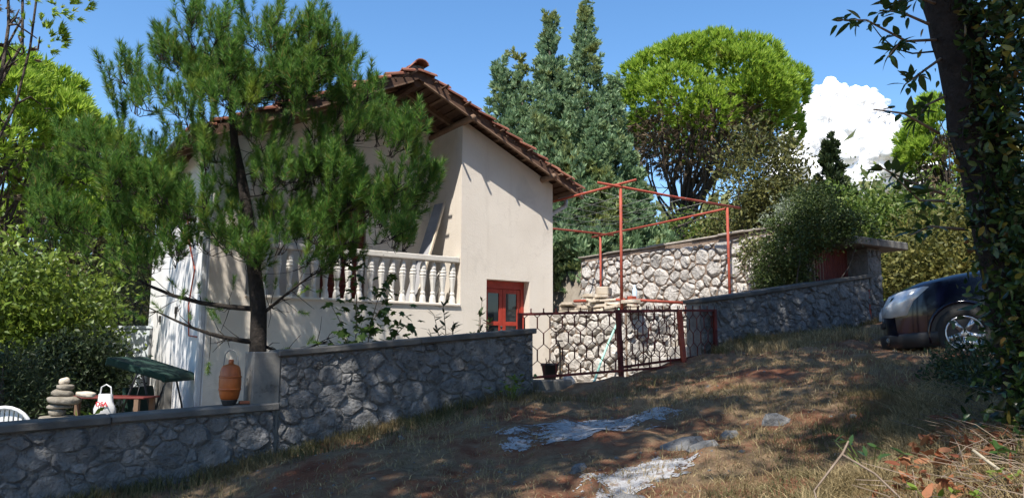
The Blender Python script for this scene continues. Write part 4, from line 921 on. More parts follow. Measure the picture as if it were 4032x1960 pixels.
# ---------------------------------------------------------------- small pine in front of the house
def front_pine():
    rng = np.random.default_rng(21)
    root = empty('pine_tree', (2.85, 10.2, -1.3)); tag(root, 'young dark green long needled pine in front of the house', 'pine tree')
    inv = Matrix.Translation((-2.85, -10.2, 1.3))
    B = (2.85, 10.2)
    trunk = [np.array(p) for p in [(2.85, 10.2, -1.3), (2.86, 10.2, -0.3), (2.84, 10.2, 0.5), (2.76, 10.3, 1.2), (2.64, 10.45, 2.1), (2.50, 10.55, 2.8), (2.42, 10.6, 3.5), (2.38, 10.62, 4.3)]]
    trad = [0.15, 0.115, 0.105, 0.09, 0.072, 0.055, 0.04, 0.018]
    wood = MB().tube(trunk, trad, 9)
    def tpt(z):
        for a, b in zip(trunk[:-1], trunk[1:]):
            if a[2] <= z <= b[2]: return a + (b - a) * (z - a[2]) / (b[2] - a[2])
        return trunk[-1]
    tips = []
    # where limbs end, in metres right/deep/up of the trunk: the crown is wide and low to the left, round on top
    groups = [((-0.25, 0.0, 3.9), (1.15, 1.0, 0.72), 54), ((1.0, 0.0, 3.5), (0.85, 0.8, 0.6), 25), ((-1.1, 0.0, 3.2), (0.95, 0.9, 0.8), 32), ((0.1, -0.1, 2.9), (1.2, 1.1, 0.8), 41), ((1.45, 0.0, 2.3), (0.72, 0.8, 0.75), 36),
              ((-2.0, 0.0, 2.0), (1.05, 0.9, 0.65), 44), ((-0.1, -0.2, 1.9), (1.4, 1.0, 0.55), 44), ((1.35, -0.2, 1.45), (0.75, 0.6, 0.35), 18), ((-1.6, -0.1, 1.3), (1.2, 0.7, 0.35), 18), ((0.45, -0.35, 1.15), (0.7, 0.4, 0.25), 8)]
    P, D, S = [], [], []; targets = []
    for c, r, n in groups:
        pts, dd = in_ell(n, (0, 0, 0), r, rng, 0.45)
        for p in pts: targets.append((c[0] + p[0], c[1] + p[1], c[2] + p[2]))
    targets.sort(key=lambda t: math.hypot(t[0], t[1]) + 0.25 * abs(t[2] - 2.4))
    nodes = [tpt(z) for z in np.linspace(0.6, 4.25, 26)]; nrad = [float(np.interp(p[2], [t[2] for t in trunk], trad)) for p in nodes]; ntr = len(nodes)
    for tr, tf, tz_ in targets:
            tgt = rel(B, tr, tf, tz_)
            cost = [np.linalg.norm(tgt - q0) + 1.6 * max(0.0, q0[2] + 0.12 * np.linalg.norm(tgt - q0) - tgt[2]) + (0.35 if k < ntr else 0.0) for k, q0 in enumerate(nodes)]
            kk = int(np.argmin(cost)); st = nodes[kk]; L = np.linalg.norm(tgt - st)
            path = branch_path(st, tgt, 0.06, rng, 7, 0.08); r0 = min(0.006 + 0.011 * L, nrad[kk] * 0.7)
            wood.tube([tuple(x) for x in path], [r0 * (1 - 0.75 * t) + 0.0015 for t in np.linspace(0, 1, 7)], 5, False)
            for i_ in (2, 3, 4, 5, 6): nodes.append(path[i_]); nrad.append(r0 * (1 - 0.75 * i_ / 6) + 0.0015)
            out = unit(np.array([tgt[0] - st[0], tgt[1] - st[1], 0.0]))
            for k in range(7):
                t = rng.uniform(0.55, 1.0) if k else 1.0
                i = min(5, int(t * 6)); q0 = path[i] + (path[i + 1] - path[i]) * (t * 6 - i)
                d = unit(out * rng.uniform(0.1, 0.9) + rng.normal(size=3) * 0.42 + np.array([0, 0, rng.uniform(0.5, 1.1)])); l = rng.uniform(0.08, 0.30) * (0.6 if k == 0 else 1)
                e = q0 + d * l; wood.tube([tuple(q0), tuple(q0 + d * l * 0.5 + rng.normal(size=3) * 0.012), tuple(e)], [0.007, 0.005, 0.004], 3, False)
                d2 = unit(d * 0.5 + np.array([0, 0, 0.95]) + rng.normal(size=3) * 0.15); P.append(e); D.append(d2); S.append(rng.uniform(0.75, 1.3))
                if rng.random() < 0.3: P.append(q0 + d * l * 0.45); D.append(unit(d + np.array([0, 0, 0.5]) + rng.normal(size=3) * 0.3)); S.append(rng.uniform(0.65, 1.0))
    # a few bare lower limbs
    for r_, f_, z0, z1 in ((-1.5, -0.2, 0.12, 0.62), (-2.5, 0.0, 0.55, 1.5), (0.9, -0.2, 0.45, 1.1), (0.85, 0.2, 0.12, 0.18)):
        a = tpt(z0); b = rel(B, r_, f_, z1); path = branch_path(a, b, 0.03, rng, 8, 0.06)
        wood.tube([tuple(x) for x in path], np.linspace(0.038 if abs(r_) > 1 else 0.024, 0.005, 8), 6, False)
        for k in range(22):
            i = rng.integers(1, 8); d = unit(rng.normal(size=3) + np.array([RGT.x * np.sign(r_), RGT.y * np.sign(r_), 0.1])); l = rng.uniform(0.15, 0.4)
            wood.tube([tuple(path[i]), tuple(path[i] + d * l * 0.5 + rng.normal(size=3) * .02), tuple(path[i] + d * l)], [0.007, 0.005, 0.003], 3, False)
            if rng.random() < 0.5: P.append(path[i] + d * l); D.append(d + np.array([0, 0, 0.4])); S.append(rng.uniform(0.6, 0.9))
    o = put('trunk', wood.mesh('trunk', True, recalc=False), M['bark_shaded'], root); o.matrix_parent_inverse = inv
    temps = [tuft(115, 0.25, 0.105, 0.0075, 1.05, rng) for _ in range(6)]
    v, f = multi(temps, np.array(P), np.array(D), np.array(S), rng)
    o = put('crown', arr_mesh('crown', v, f), M['needle_dark'], root); o.matrix_parent_inverse = inv
front_pine()

# ---------------------------------------------------------------- stone pines
def stone_pine(base, crown_c, crown_r, label, seed, lobes=85, per=42, tsize=1.0, cut=-0.35, lobe_r=0.16, group=None, mat='needle_bright', dead=350, trunk_r=0.24, limbs=40):
    rng = np.random.default_rng(seed)
    root = empty('pine_tree', base); tag(root, label, 'pine tree', group); inv = Matrix.Translation(tuple(-x for x in base))
    c, r = np.array(crown_c), np.array(crown_r)
    d = unit(rng.normal(size=(lobes * 3, 3))); d = d[d[:, 2] > cut + 0.25 * rng.random(len(d))][:lobes]
    L = c + d * r * rng.uniform(0.68, 1.0, (len(d), 1)); lr = r.mean() * lobe_r * rng.uniform(0.8, 1.35, len(d))
    P, D, S = [], [], []
    for p, q0, q1 in zip(L, d, lr):
        dd = unit(rng.normal(size=(per, 3)) + q0 * 0.9 + np.array([0, 0, 0.5])); P.append(p + dd * q1 * np.array([1.25, 1.25, 0.8])); D.append(unit(dd + np.array([0, 0, 0.9]))); S.append(rng.uniform(0.8, 1.25, per) * tsize)
    temps = [tuft(15, 0.16, 0.22, 0.055, 0.75, rng) for _ in range(5)]
    v, f = multi(temps, np.concatenate(P), np.concatenate(D), np.concatenate(S), rng)
    o = put('crown', arr_mesh('crown', v, f), M[mat], root); o.matrix_parent_inverse = inv
    wood = MB(); top = c + np.array([0, 0, -r[2] * 0.15]); fork = np.array(base) + (c - np.array(base)) * np.array([0.35, 0.35, 0.42])
    wood.tube([tuple(np.array(base) - [0, 0, 0.5]), tuple(np.array(base) + (fork - np.array(base)) * 0.5 + [0.05, 0, 0]), tuple(fork)], [trunk_r * 1.1, trunk_r * 0.95, trunk_r * 0.8], 9)
    for i in range(limbs):
        t = L[rng.integers(0, len(L))]; a = fork + (np.array(base) - fork) * rng.uniform(0, 0.35); a = a if i > 6 else fork
        path = branch_path(a, c + (t - c) * rng.uniform(0.75, 0.98), rng.uniform(-0.05, 0.16), rng, 7, 0.09); r0 = trunk_r * rng.uniform(0.18, 0.5 if i < 8 else 0.25)
        wood.tube([tuple(x) for x in path], np.linspace(r0, 0.015, 7), 5, False)
        for k in range(5):
            q0 = path[rng.integers(2, 6)]; dd = unit(rng.normal(size=3) + (q0 - fork) * 0.2); l = rng.uniform(0.4, 1.0) * r.mean() * 0.25
            wood.tube([tuple(q0), tuple(q0 + dd * l * .5 + rng.normal(size=3) * .05), tuple(q0 + dd * l)], [0.022, 0.015, 0.008], 3, False)
    o = put('trunk', wood.mesh('trunk', True, recalc=False), M['bark_pine'], root); o.matrix_parent_inverse = inv
    if dead:
        pts, dd = in_ell(dead, c - np.array([0, 0, r[2] * 0.6]), r * np.array([0.85, 0.85, 0.85]), rng, 0.3)
        v, f = multi(temps, pts, unit(dd + rng.normal(size=dd.shape) * 0.5), rng.uniform(0.7, 1.1, dead) * tsize, rng)
        o = put('dead_twigs', arr_mesh('dead_twigs', v, f), M['needle_brown'], root); o.matrix_parent_inverse = inv; o['kind'] = 'stuff'
    return root

stone_pine((18.95, 18.55, 2.4), (19.75, 17.85, 8.35), (3.05, 3.05, 1.65), 'large bright yellow green umbrella pine behind the red pergola', 41, 62, 92, 0.92, -0.7, 0.25, dead=1300, limbs=34)
stone_pine((-2.0, 11.9, -1.6), (-0.95, 12.3, 5.3), (1.45, 1.45, 2.0), 'tall thin pine at the top left corner with sparse twigs', 42, 44, 34, 0.42, -0.9, 0.15, 'pines along the left', dead=40, limbs=60, trunk_r=0.12)
stone_pine((-1.2, 20.2, -1.6), (-0.5, 20.6, 4.5), (2.3, 2.3, 1.9), 'bright green bushy pine at the left edge, nearer than the thin one', 43, 80, 40, 0.9, -0.75, 0.19, 'pines along the left')
stone_pine((2.0, 26.0, -1.7), (1.7, 26.0, 4.0), (2.0, 2.0, 2.3), 'bright green pine showing left of the dark young pine', 44, 70, 36, 1.0, -0.8, 0.2, 'pines along the left')
stone_pine((5.5, 30.0, -1.8), (5.0, 30.5, 3.6), (3.0, 3.0, 2.8), 'green pine far behind the house, glimpsed through the young pine', 45, 70, 30, 1.1, -0.8, 0.2, 'pines along the left')
stone_pine((29.5, 14.6, 2.0), (29.0, 14.0, 7.6), (1.5, 1.5, 2.0), 'green pine behind the ivy covered trunk, right of the cloud', 46, 50, 34, 1.1, -0.8, 0.2)

# ---------------------------------------------------------------- cypresses
def cypress(base, spires, label, seed, dens=1.0, mat='cypress', ss=1.0, group='conifers behind the house'):
    """spires: (x, y, ztop, zbottom, radius at bottom)"""
    rng = np.random.default_rng(seed); root = empty('cypress_tree', base); tag(root, label, 'cypress tree', group); inv = Matrix.Translation(tuple(-x for x in base))
    P, D, S = [], [], []; wood = MB()
    for x, y, zt, zb, rb in spires:
        nc = int(dens * 26 * (zt - zb) * (0.3 + rb)); m_ = 10                # branchlets, each a plume of sprays
        t = 1 - np.sqrt(rng.random(nc)); t = np.where(rng.random(nc) < 0.4, rng.random(nc), t)
        rad = (rb * 0.93 * (1 - t) ** 1.5 + 0.05) * rng.uniform(0.5, 1.18, nc); a = rng.uniform(0, 6.28, nc); o_ = np.stack([np.cos(a), np.sin(a), np.zeros(nc)], 1)
        c0 = np.stack([x + np.cos(a)*rad, y + np.sin(a)*rad, zb + (zt - zb) * t * 0.97], 1); dr_ = unit(o_ * rng.uniform(0.25, 0.7, (nc, 1)) + np.array([0, 0, 1.0])); ln_ = (0.35 + 0.55 * (1 - t)) * rng.uniform(0.6, 1.2, nc)
        k_ = np.repeat(np.arange(nc), m_); u_ = rng.random(nc * m_)
        P.append(c0[k_] + dr_[k_] * (u_ * ln_[k_])[:, None] + rng.normal(size=(nc * m_, 3)) * (0.11 * (1.1 - u_) * (0.5 + 0.5 * (1 - t[k_])))[:, None]); D.append(unit(dr_[k_] + rng.normal(size=(nc * m_, 3)) * 0.35)); S.append(rng.uniform(0.6, 1.2, nc * m_) * ss * (0.6 + 0.4 * (1 - t[k_])))
        wood.tube([(base[0], base[1], base[2] - 0.3), ((x + base[0]) / 2, (y + base[1]) / 2, (zb + zt) / 2 - 1.0), (x, y, zt - 0.4)], [0.2, 0.09, 0.02], 7)
    temps = [scalespray(20, 0.22, 0.22, rng) for _ in range(6)]
    v, f = multi(temps, np.concatenate(P), np.concatenate(D), np.concatenate(S), rng)
    o = put('crown', arr_mesh('crown', v, f), M[mat], root); o.matrix_parent_inverse = inv
    o = put('trunk', wood.mesh('trunk', True, recalc=False), M['bark_grey'], root); o.matrix_parent_inverse = inv
cypress((13.4, 18.4, 2.0), [(13.55, 18.25, 10.5, 2.2, 1.9), (12.30, 19.10, 9.15, 2.5, 1.0), (12.75, 18.8, 9.05, 3.5, 0.8), (13.0, 18.0, 7.6, 2.0, 1.4), (12.6, 18.3, 6.0, 1.0, 1.2)], 'blue green cypress with several leaders, nearest to the house roof', 51)
cypress((14.6, 17.6, 2.1), [(14.45, 17.65, 10.75, 2.0, 1.8), (15.25, 17.2, 8.4, 2.0, 1.2), (14.2, 17.1, 7.0, 1.6, 1.4), (15.6, 16.9, 6.0, 1.6, 1.1)], 'blue green cypress with the tallest spire, left of the umbrella pine', 52)
cypress((27.2, 17.9, 2.5), [(27.2, 17.9, 8.6, 2.5, 2.0)], 'small dark pointed conifer standing before the white cloud', 53, 0.55, 'leaf_dark', 1.5)

# ---------------------------------------------------------------- broadleaved trees and shrubs
def leafy(name, base, blobs, label, cat, seed, mat, count, lsize, group=None, aspect=0.5, spray=9, bark='bark_grey', trunk_r=0.08, droop=0.0, limb=14):
    rng = np.random.default_rng(seed); root = empty(name, base); tag(root, label, cat, group); inv = Matrix.Translation(tuple(-x for x in base))
    tot = sum(b[1][0] * b[1][1] * b[1][2] for b in blobs); P, D = [], []; wood = MB()
    for c, r in blobs:
        n = int(count * (r[0] * r[1] * r[2]) / tot); nc = max(6, n // 22); cc, dd = in_ell(nc, c, r, rng, 0.62)
        k = rng.integers(0, nc, n); sp = np.array(r).mean() * 0.27; P.append(cc[k] + rng.normal(size=(n, 3)) * sp); D.append(unit(dd[k] + rng.normal(size=(n, 3)) * 0.6 + np.array([0, 0, 0.5])))
        for i in range(min(limb, nc)):
            path = branch_path(np.array(base) + np.array([0, 0, 0.1]), cc[i], -0.05, rng, 6, 0.1); wood.tube([tuple(x) for x in path], np.linspace(trunk_r * rng.uniform(.4, .9), 0.008, 6), 5, False)
    wood.tube([(base[0], base[1], base[2] - 0.4), (base[0] + 0.03, base[1], base[2] + 0.3)], trunk_r, 7)
    P, D = np.concatenate(P), np.concatenate(D); temps = [leafspray(spray, lsize * 1.6, lsize, aspect, rng, droop) for _ in range(6)]
    v, f = multi(temps, P, D, rng.uniform(0.75, 1.25, len(P)), rng)
    o = put('crown', arr_mesh('crown', v, f), M[mat], root); o.matrix_parent_inverse = inv
    o = put('trunk', wood.mesh('trunk', True, recalc=False), M[bark], root); o.matrix_parent_inverse = inv
    return root
leafy('laurel_bush', (0.45, 16.6, -1.5), [((0.35, 16.7, 0.7), (1.25, 1.2, 1.05)), ((-0.5, 16.9, 0.2), (1.1, 1.1, 1.0)), ((1.0, 16.2, -0.2), (0.75, 0.8, 0.8)), ((0.1, 16.3, -0.6), (1.0, 0.9, 0.8))], 'big rounded bright green laurel bush at the left', 'bush', 61, 'leaf_laurel', 2600, 0.13)
leafy('garden_shrub', (0.1, 13.2, -1.5), [((0.0, 13.2, -0.75), (0.85, 0.7, 0.55)), ((0.75, 13.6, -0.95), (0.6, 0.6, 0.4))], 'low dark feathery shrub behind the stone pedestal and plastic chair', 'shrub', 62, 'leaf_dark', 1500, 0.08, 'shrubs in the left garden', 0.2, 12)
leafy('garden_shrub', (1.5, 14.9, -1.5), [((1.35, 15.0, -0.6), (0.6, 0.6, 0.7)), ((0.7, 14.9, -0.7), (0.6, 0.6, 0.6))], 'dark shrub under the bright laurel, left of the swing canopy', 'shrub', 63, 'leaf_dark', 1300, 0.09, 'shrubs in the left garden')
leafy('garden_plant', (0.98, 11.1, -1.5), [((0.98, 10.95, -1.0), (0.14, 0.14, 0.10))], 'small leafy plant between the stone pedestal and the carrier bag', 'plant', 64, 'leaf_laurel', 160, 0.07, None, 0.55, 6, trunk_r=0.02)
leafy('olive_tree', (3.2, 24.0, -1.7), [((3.1, 23.6, 1.3), (1.5, 1.4, 1.8)), ((2.4, 22.6, 0.0), (1.1, 1.1, 1.3))], 'grey green olive tree left of the white side wall', 'olive tree', 65, 'leaf_olive', 2200, 0.11, None, 0.25)
leafy('tree', (-3.5, 27.0, -1.8), [((-3.0, 27.0, 1.5), (3.5, 3.0, 3.0)), ((0.5, 28.5, 0.8), (2.6, 2.6, 2.2))], 'shaded tree filling the gap behind the left pines', 'tree', 66, 'leaf_dark', 1800, 0.2, None, 0.45)
leafy('broadleaf_tree', (17.0, 13.6, 2.2), [((16.7, 13.1, 4.8), (0.85, 0.85, 1.2)), ((17.1, 12.9, 3.7), (0.9, 0.9, 0.9)), ((16.1, 13.6, 3.2), (0.8, 0.8, 0.8)), ((17.3, 12.9, 5.4), (0.45, 0.45, 0.5))], 'olive toned tree below the right side of the umbrella pine', 'tree', 67, 'leaf_scrub', 1500, 0.12, None, 0.45)
leafy('evergreen_shrub', (12.45, 9.1, 0.6), [((12.40, 8.95, 2.0), (0.55, 0.5, 0.33)), ((12.85, 8.75, 2.45), (0.65, 0.5, 0.35)), ((12.2, 9.3, 1.55), (0.4, 0.45, 0.3)), ((13.2, 8.65, 2.55), (0.4, 0.3, 0.22)), ((12.75, 9.0, 2.9), (0.35, 0.35, 0.4)), ((12.3, 9.1, 2.45), (0.3, 0.3, 0.25)), ((13.75, 8.55, 2.45), (0.4, 0.25, 0.18))], 'dark small leaved evergreen hanging over the garage roof corner', 'shrub', 68, 'leaf_shrub', 2200, 0.055, None, 0.45, 10, limb=1, trunk_r=0.022)
leafy('wall_creeper', (12.2, 9.6, 0.8), [((12.45, 9.75, 1.85), (0.35, 0.5, 0.35)), ((12.55, 9.4, 1.45), (0.3, 0.4, 0.3))], 'pale leaved creeper at the right end of the white limestone wall', 'creeper', 69, 'leaf_olive', 420, 0.06, None, 0.6, 8, trunk_r=0.02)
leafy('silver_shrub', (15.6, 11.3, 1.0), [((15.3, 11.0, 2.8), (0.75, 0.6, 0.5))], 'silvery shrub behind the garage roof', 'shrub', 70, 'leaf_silver', 700, 0.08, None, 0.35)
leafy('broadleaf_tree', (23.0, 14.2, 2.0), [((22.3, 14.0, 3.6), (2.0, 1.8, 1.2)), ((24.3, 12.6, 3.6), (2.0, 1.8, 1.1)), ((20.6, 12.8, 2.8), (1.5, 1.4, 1.0))], 'green tree below the cloud behind the garage', 'tree', 71, 'leaf_green', 3000, 0.15, 'trees behind the garage')
leafy('broadleaf_tree', (20.5, 9.5, 1.6), [((20.0, 10.0, 2.3), (1.5, 1.4, 1.1)), ((21.5, 9.2, 2.5), (1.5, 1.4, 1.1)), ((19.0, 9.6, 1.9), (1.2, 1.1, 1.0)), ((18.3, 9.0, 1.2), (0.9, 0.8, 0.9))], 'yellowing tree behind the dark blue car', 'tree', 72, 'leaf_yellow', 3200, 0.13, 'trees behind the garage')
leafy('broadleaf_tree', (24.5, 9.0, 2.0), [((24.8, 9.0, 3.4), (1.8, 1.8, 1.6)), ((26.5, 8.2, 3.6), (2.0, 2.0, 2.0))], 'olive green tree mostly hidden behind the ivy covered trunk', 'tree', 73, 'leaf_olive', 2600, 0.16, 'trees behind the garage')
leafy('broadleaf_tree', (16.2, 18.5, 2.2), [((16.0, 18.2, 3.4), (1.3, 1.2, 1.3)), ((17.6, 16.6, 3.1), (1.3, 1.2, 0.9)), ((18.5, 15.0, 3.0), (1.5, 1.3, 1.0))], 'low olive green undergrowth at the foot of the umbrella pine', 'tree', 74, 'leaf_green', 2400, 0.11, None, 0.4)
leafy('broadleaf_tree', (12.0, 21.5, -0.5), [((11.6, 20.5, 1.6), (1.5, 1.4, 1.6)), ((12.6, 19.8, 1.0), (1.3, 1.2, 1.2)), ((10.7, 19.0, 0.6), (0.9, 0.9, 1.0))], 'dark undergrowth seen between house corner and white limestone wall', 'tree', 75, 'leaf_dark', 2400, 0.11)

# far wooded rise that closes the view
rng = np.random.default_rng(77)
n = 5200
az = rng.uniform(math.radians(12), math.radians(102), n); dist = rng.uniform(42, 110, n)
PX, PY = np.cos(az) * dist, np.sin(az) * dist
hz = 2.0 + 5.5 * (az < math.radians(50)) * sstep(0, 1, (math.radians(52) - az) * 3) * 0.55
PZ = gz(PX, PY, False) + rng.random(n) ** 0.6 * (2.6 + 0.03 * dist + hz * 0.4)
temps = [leafspray(14, 1.6, 0.9, 0.6, rng) for _ in range(5)]
v, f = multi(temps, np.stack([PX, PY, PZ], 1), unit(rng.normal(size=(n, 3)) + np.array([0, 0, 1])), rng.uniform(0.7, 1.3, n), rng)
tag(put('far_wood', arr_mesh('far_wood', v, f), M['leaf_olive']), 'distant scrub and woodland beyond the garden', 'wood', kind='stuff')

# ---------------------------------------------------------------- plants at the house front
def leaf_shape(L, W, fold=0.12, curl=0.1, n=4):
    """one big leaf along +Y: midrib lower than the edges, tip curling down"""
    v, f = [], []
    for i in range(n + 1):
        t = i / n; w = W * math.sin(math.pi * (0.08 + 0.92 * t) ** 0.85) * 0.5 if i < n else 0.0; w = max(w, 0.0)
        z = -curl * L * t * t
        v += [(-w, L*t, z + fold*w), (0, L*t, z), (w, L*t, z + fold*w)]
    for i in range(n):
        a = 3*i; f += [(a, a+1, a+4, a+3), (a+1, a+2, a+5, a+4)]
    return np.array(v), f
def leaf_mesh(name, L, W, fold=0.25, curl=0.12, mat=None):
    v, f = leaf_shape(L, W, fold, curl); me = bpy.data.meshes.new(name); me.from_pydata([tuple(x) for x in v], [], f); me.polygons.foreach_set('use_smooth', [True]*len(f))
    if mat: me.materials.append(mat)
    return me
def vine_leaf(mat):
    """five-lobed vine leaf"""
    v = [(0, 0, 0)]; 
    for k in range(11):
        a = math.radians(-150 + 30 * k); r_ = (0.55 if k % 2 else 1.0) * (1.0 - 0.02 * abs(k - 5)); v.append((math.sin(a) * r_ * 0.06, 0.04 + math.cos(a) * r_ * 0.06, -0.012 * r_))
    f = [(0, k, k + 1) for k in range(1, 11)]
    me = bpy.data.meshes.new('leaf'); me.from_pydata(v, [], f); me.materials.append(mat); return me
def aim(o, d, roll=0.0):
    qd = Vector(d).to_track_quat('Y', 'Z'); o.rotation_mode = 'QUATERNION'; o.rotation_quaternion = qd @ Quaternion((0, 1, 0), roll)

vl = vine_leaf(M['leaf_vine']); rv = random.Random(81)
vn = empty('grape_vine', (4.1, 9.9, -0.9)); tag(vn, 'grape vine trailing above the middle wall coping in front of the balcony', 'vine'); vinv = Matrix.Translation((-4.1, -9.9, 0.9))
vw = MB()
for (xa, ya), (xb, yb, zb) in (((4.0, 9.9), (3.85, 9.6, 1.25)), ((4.05, 9.9), (4.35, 9.5, 0.75)), ((3.95, 9.9), (3.6, 9.7, 0.65)), ((4.1, 9.9), (4.75, 9.6, 0.40)), ((4.0, 9.85), (4.05, 9.4, 0.35)), ((4.15, 9.9), (4.45, 9.7, 1.0)), ((4.0, 9.8), (3.7, 9.4, 0.2))):
    path = branch_path((xa, ya, -0.9), (xb, yb, zb), -0.12, np.random.default_rng(int(xb * 100)), 9, 0.12); vw.tube([tuple(p) for p in path], np.linspace(0.012, 0.004, 9), 5, False)
    for k in range(38):
        t = rv.uniform(0.4, 1.0) * 8; i = min(7, int(t)); p = path[i] + (path[i+1] - path[i]) * (t - i) + np.array([rv.gauss(0, .10), rv.gauss(0, .08), rv.gauss(0, .10)])
        o = put('leaf', vl, None, vn); o.matrix_parent_inverse = vinv; o.location = p; aim(o, (rv.gauss(0, .6), -0.5 + rv.gauss(0, .5), -0.5 + rv.gauss(0, .4)), rv.uniform(-.6, .6)); o.scale = (s_ := rv.uniform(0.85, 1.5), s_, s_)
o = put('stem', vw.mesh('stem', True, recalc=False), M['twig'], vn); o.matrix_parent_inverse = vinv

def oleander(x, y, z0, stems, label, seed):
    rg_ = random.Random(seed); root = empty('oleander', (x, y, z0)); tag(root, label, 'shrub'); lm = leaf_mesh('leaf', 0.13, 0.03, 0.2, 0.1, M['leaf_dark']); w = MB()
    for dx, dy, h in stems:
        p0 = Vector((0, 0, 0)); p1 = Vector((dx, dy, h)); pts = [p0.lerp(p1, t) + Vector((0, 0, 0.08 * math.sin(math.pi * t))) for t in (0, .33, .66, 1)]; w.tube(pts, [0.012, 0.009, 0.007, 0.004], 5, False)
        for k in range(24):
            t = rg_.uniform(0.4, 1.0); p = p0.lerp(p1, t); a = rg_.uniform(0, 6.28); o = put('leaf', lm, None, root); o.location = p; aim(o, (math.cos(a), math.sin(a), rg_.uniform(0.1, 1.1)), rg_.uniform(-.4, .4)); s_ = rg_.uniform(0.8, 1.3); o.scale = (s_ * 1.3, s_, s_)
    put('stem', w.mesh('stem', True, recalc=False), M['twig'], root)
oleander(5.6, 10.0, -0.7, [(-0.35, -0.1, 1.25), (-0.15, 0.0, 1.45), (-0.05, -0.15, 1.15), (-0.3, 0.15, 1.05), (0.05, 0.05, 1.10)], 'oleander with narrow dark leaves left of the red front door', 3)
oleander(6.15, 10.2, -0.7, [(0.1, 0.0, 1.55), (0.0, -0.1, 1.35), (0.18, -0.1, 1.2), (0.25, 0.1, 1.05), (-0.1, 0.0, 1.0)], 'oleander partly covering the red front door', 4)
# ---------------------------------------------------------------- ivy covered tree at the right edge
rng = np.random.default_rng(101)
it = empty('ivy_tree', (6.12, 2.52, -0.8)); tag(it, 'thick leaning trunk wrapped in dark leafy climber at the right edge', 'tree'); iinv = Matrix.Translation((-6.12, -2.52, 0.8))
tp_ = [(6.16, 2.50, -1.2), (6.12, 2.52, -0.4), (6.02, 2.60, 0.7), (5.90, 2.68, 1.7), (5.78, 2.78, 2.7), (5.6, 2.9, 4.2), (5.4, 3.0, 6.5), (5.3, 3.0, 8.8)]
w = MB(); ring = []
for p, r_ in zip(tp_, (0.25, 0.19, 0.175, 0.17, 0.165, 0.15, 0.13, 0.08)): ring.append(r_)
fine = []; fr = []
for i in range(len(tp_) - 1):
    for t in np.linspace(0, 1, 6, endpoint=False):
        p = np.array(tp_[i]) * (1 - t) + np.array(tp_[i + 1]) * t; fine.append(tuple(p + rng.normal(size=3) * 0.008)); fr.append((ring[i] * (1 - t) + ring[i + 1] * t) * rng.uniform(0.95, 1.06))
w.tube(fine, fr, 14)
for k in range(26):                                          # limbs of the high crown
    a = np.array(fine[rng.integers(26, 41)]); b = np.array([rng.uniform(1.5, 10.5), rng.uniform(0.8, 5.2), rng.uniform(8.3, 10.6)])
    path = branch_path(a, b, -0.08, rng, 7, 0.08); w.tube([tuple(x) for x in path], np.linspace(0.075, 0.012, 7), 5, False)
for k in range(60):                                          # climber stems and bare twigs on the trunk
    z0 = rng.uniform(-0.7, 3.0); a = np.array([np.interp(z0, [p[2] for p in tp_], [p[0] for p in tp_]), np.interp(z0, [p[2] for p in tp_], [p[1] for p in tp_]), z0])
    d = unit(rng.normal(size=3) + np.array([RGT.x * 0.8 - FWD.x * 0.6, RGT.y * 0.8 - FWD.y * 0.6, 0.1])); l = rng.uniform(0.4, 1.0)
    path = branch_path(a, a + d * l, rng.uniform(-0.15, 0.15), rng, 6, 0.12); w.tube([tuple(x) for x in path], np.linspace(0.009, 0.003, 6), 4, False)
o = put('trunk', w.mesh('trunk', True, recalc=False), M['bark_shaded'], it); o.matrix_parent_inverse = iinv
# sprays that stick out to the left against the sky: branch ends in space
sprays = [[(5.72, 2.82, 2.35), (5.2, 2.78, 2.2), (4.75, 2.8, 2.25), (4.50, 2.86, 2.21)], [(5.2, 2.78, 2.2), (4.98, 2.7, 2.12), (4.84, 2.72, 1.98)], [(5.72, 2.8, 2.2), (5.25, 2.74, 1.95), (5.02, 2.72, 1.82)],
          [(5.6, 2.8, 1.6), (5.0, 2.72, 1.62), (4.6, 2.7, 1.57)], [(5.62, 2.8, 1.15), (5.1, 2.78, 1.18), (4.8, 2.8, 1.24)], [(5.6, 2.8, 1.1), (5.2, 2.76, 1.05), (4.95, 2.76, 1.16)], [(5.65, 2.78, 2.6), (5.3, 2.75, 2.55), (5.0, 2.78, 2.42)],
          [(5.75, 2.75, 0.9), (5.3, 2.75, 0.88), (5.08, 2.78, 0.80)], [(5.72, 2.8, 1.9), (5.35, 2.75, 1.75), (5.18, 2.75, 1.6)], [(5.5, 2.77, 2.4), (5.1, 2.75, 2.38), (4.85, 2.76, 2.33)]]
lms = [leaf_mesh('leaf', L, W, 0.22, c_, M['leaf_ivy']) for L, W, c_ in ((0.085, 0.032, 0.12), (0.075, 0.034, 0.05), (0.095, 0.036, 0.2), (0.06, 0.036, 0.1))]
ri = random.Random(55); tw = MB(); nleaf = 0
def put_leaf(p, d, s_, roll):
    o = put('leaf', lms[ri.randrange(4)], None, it); o.matrix_parent_inverse = iinv; o.location = p; aim(o, d, roll); o.scale = (s_, s_, s_)
LCZ = [-0.9, 0.2, 1.2, 3.4]; LCX = [5.70, 5.68, 5.68, 5.68]; LCY = [2.67, 2.69, 2.71, 2.75]     # left edge of the leafy mass
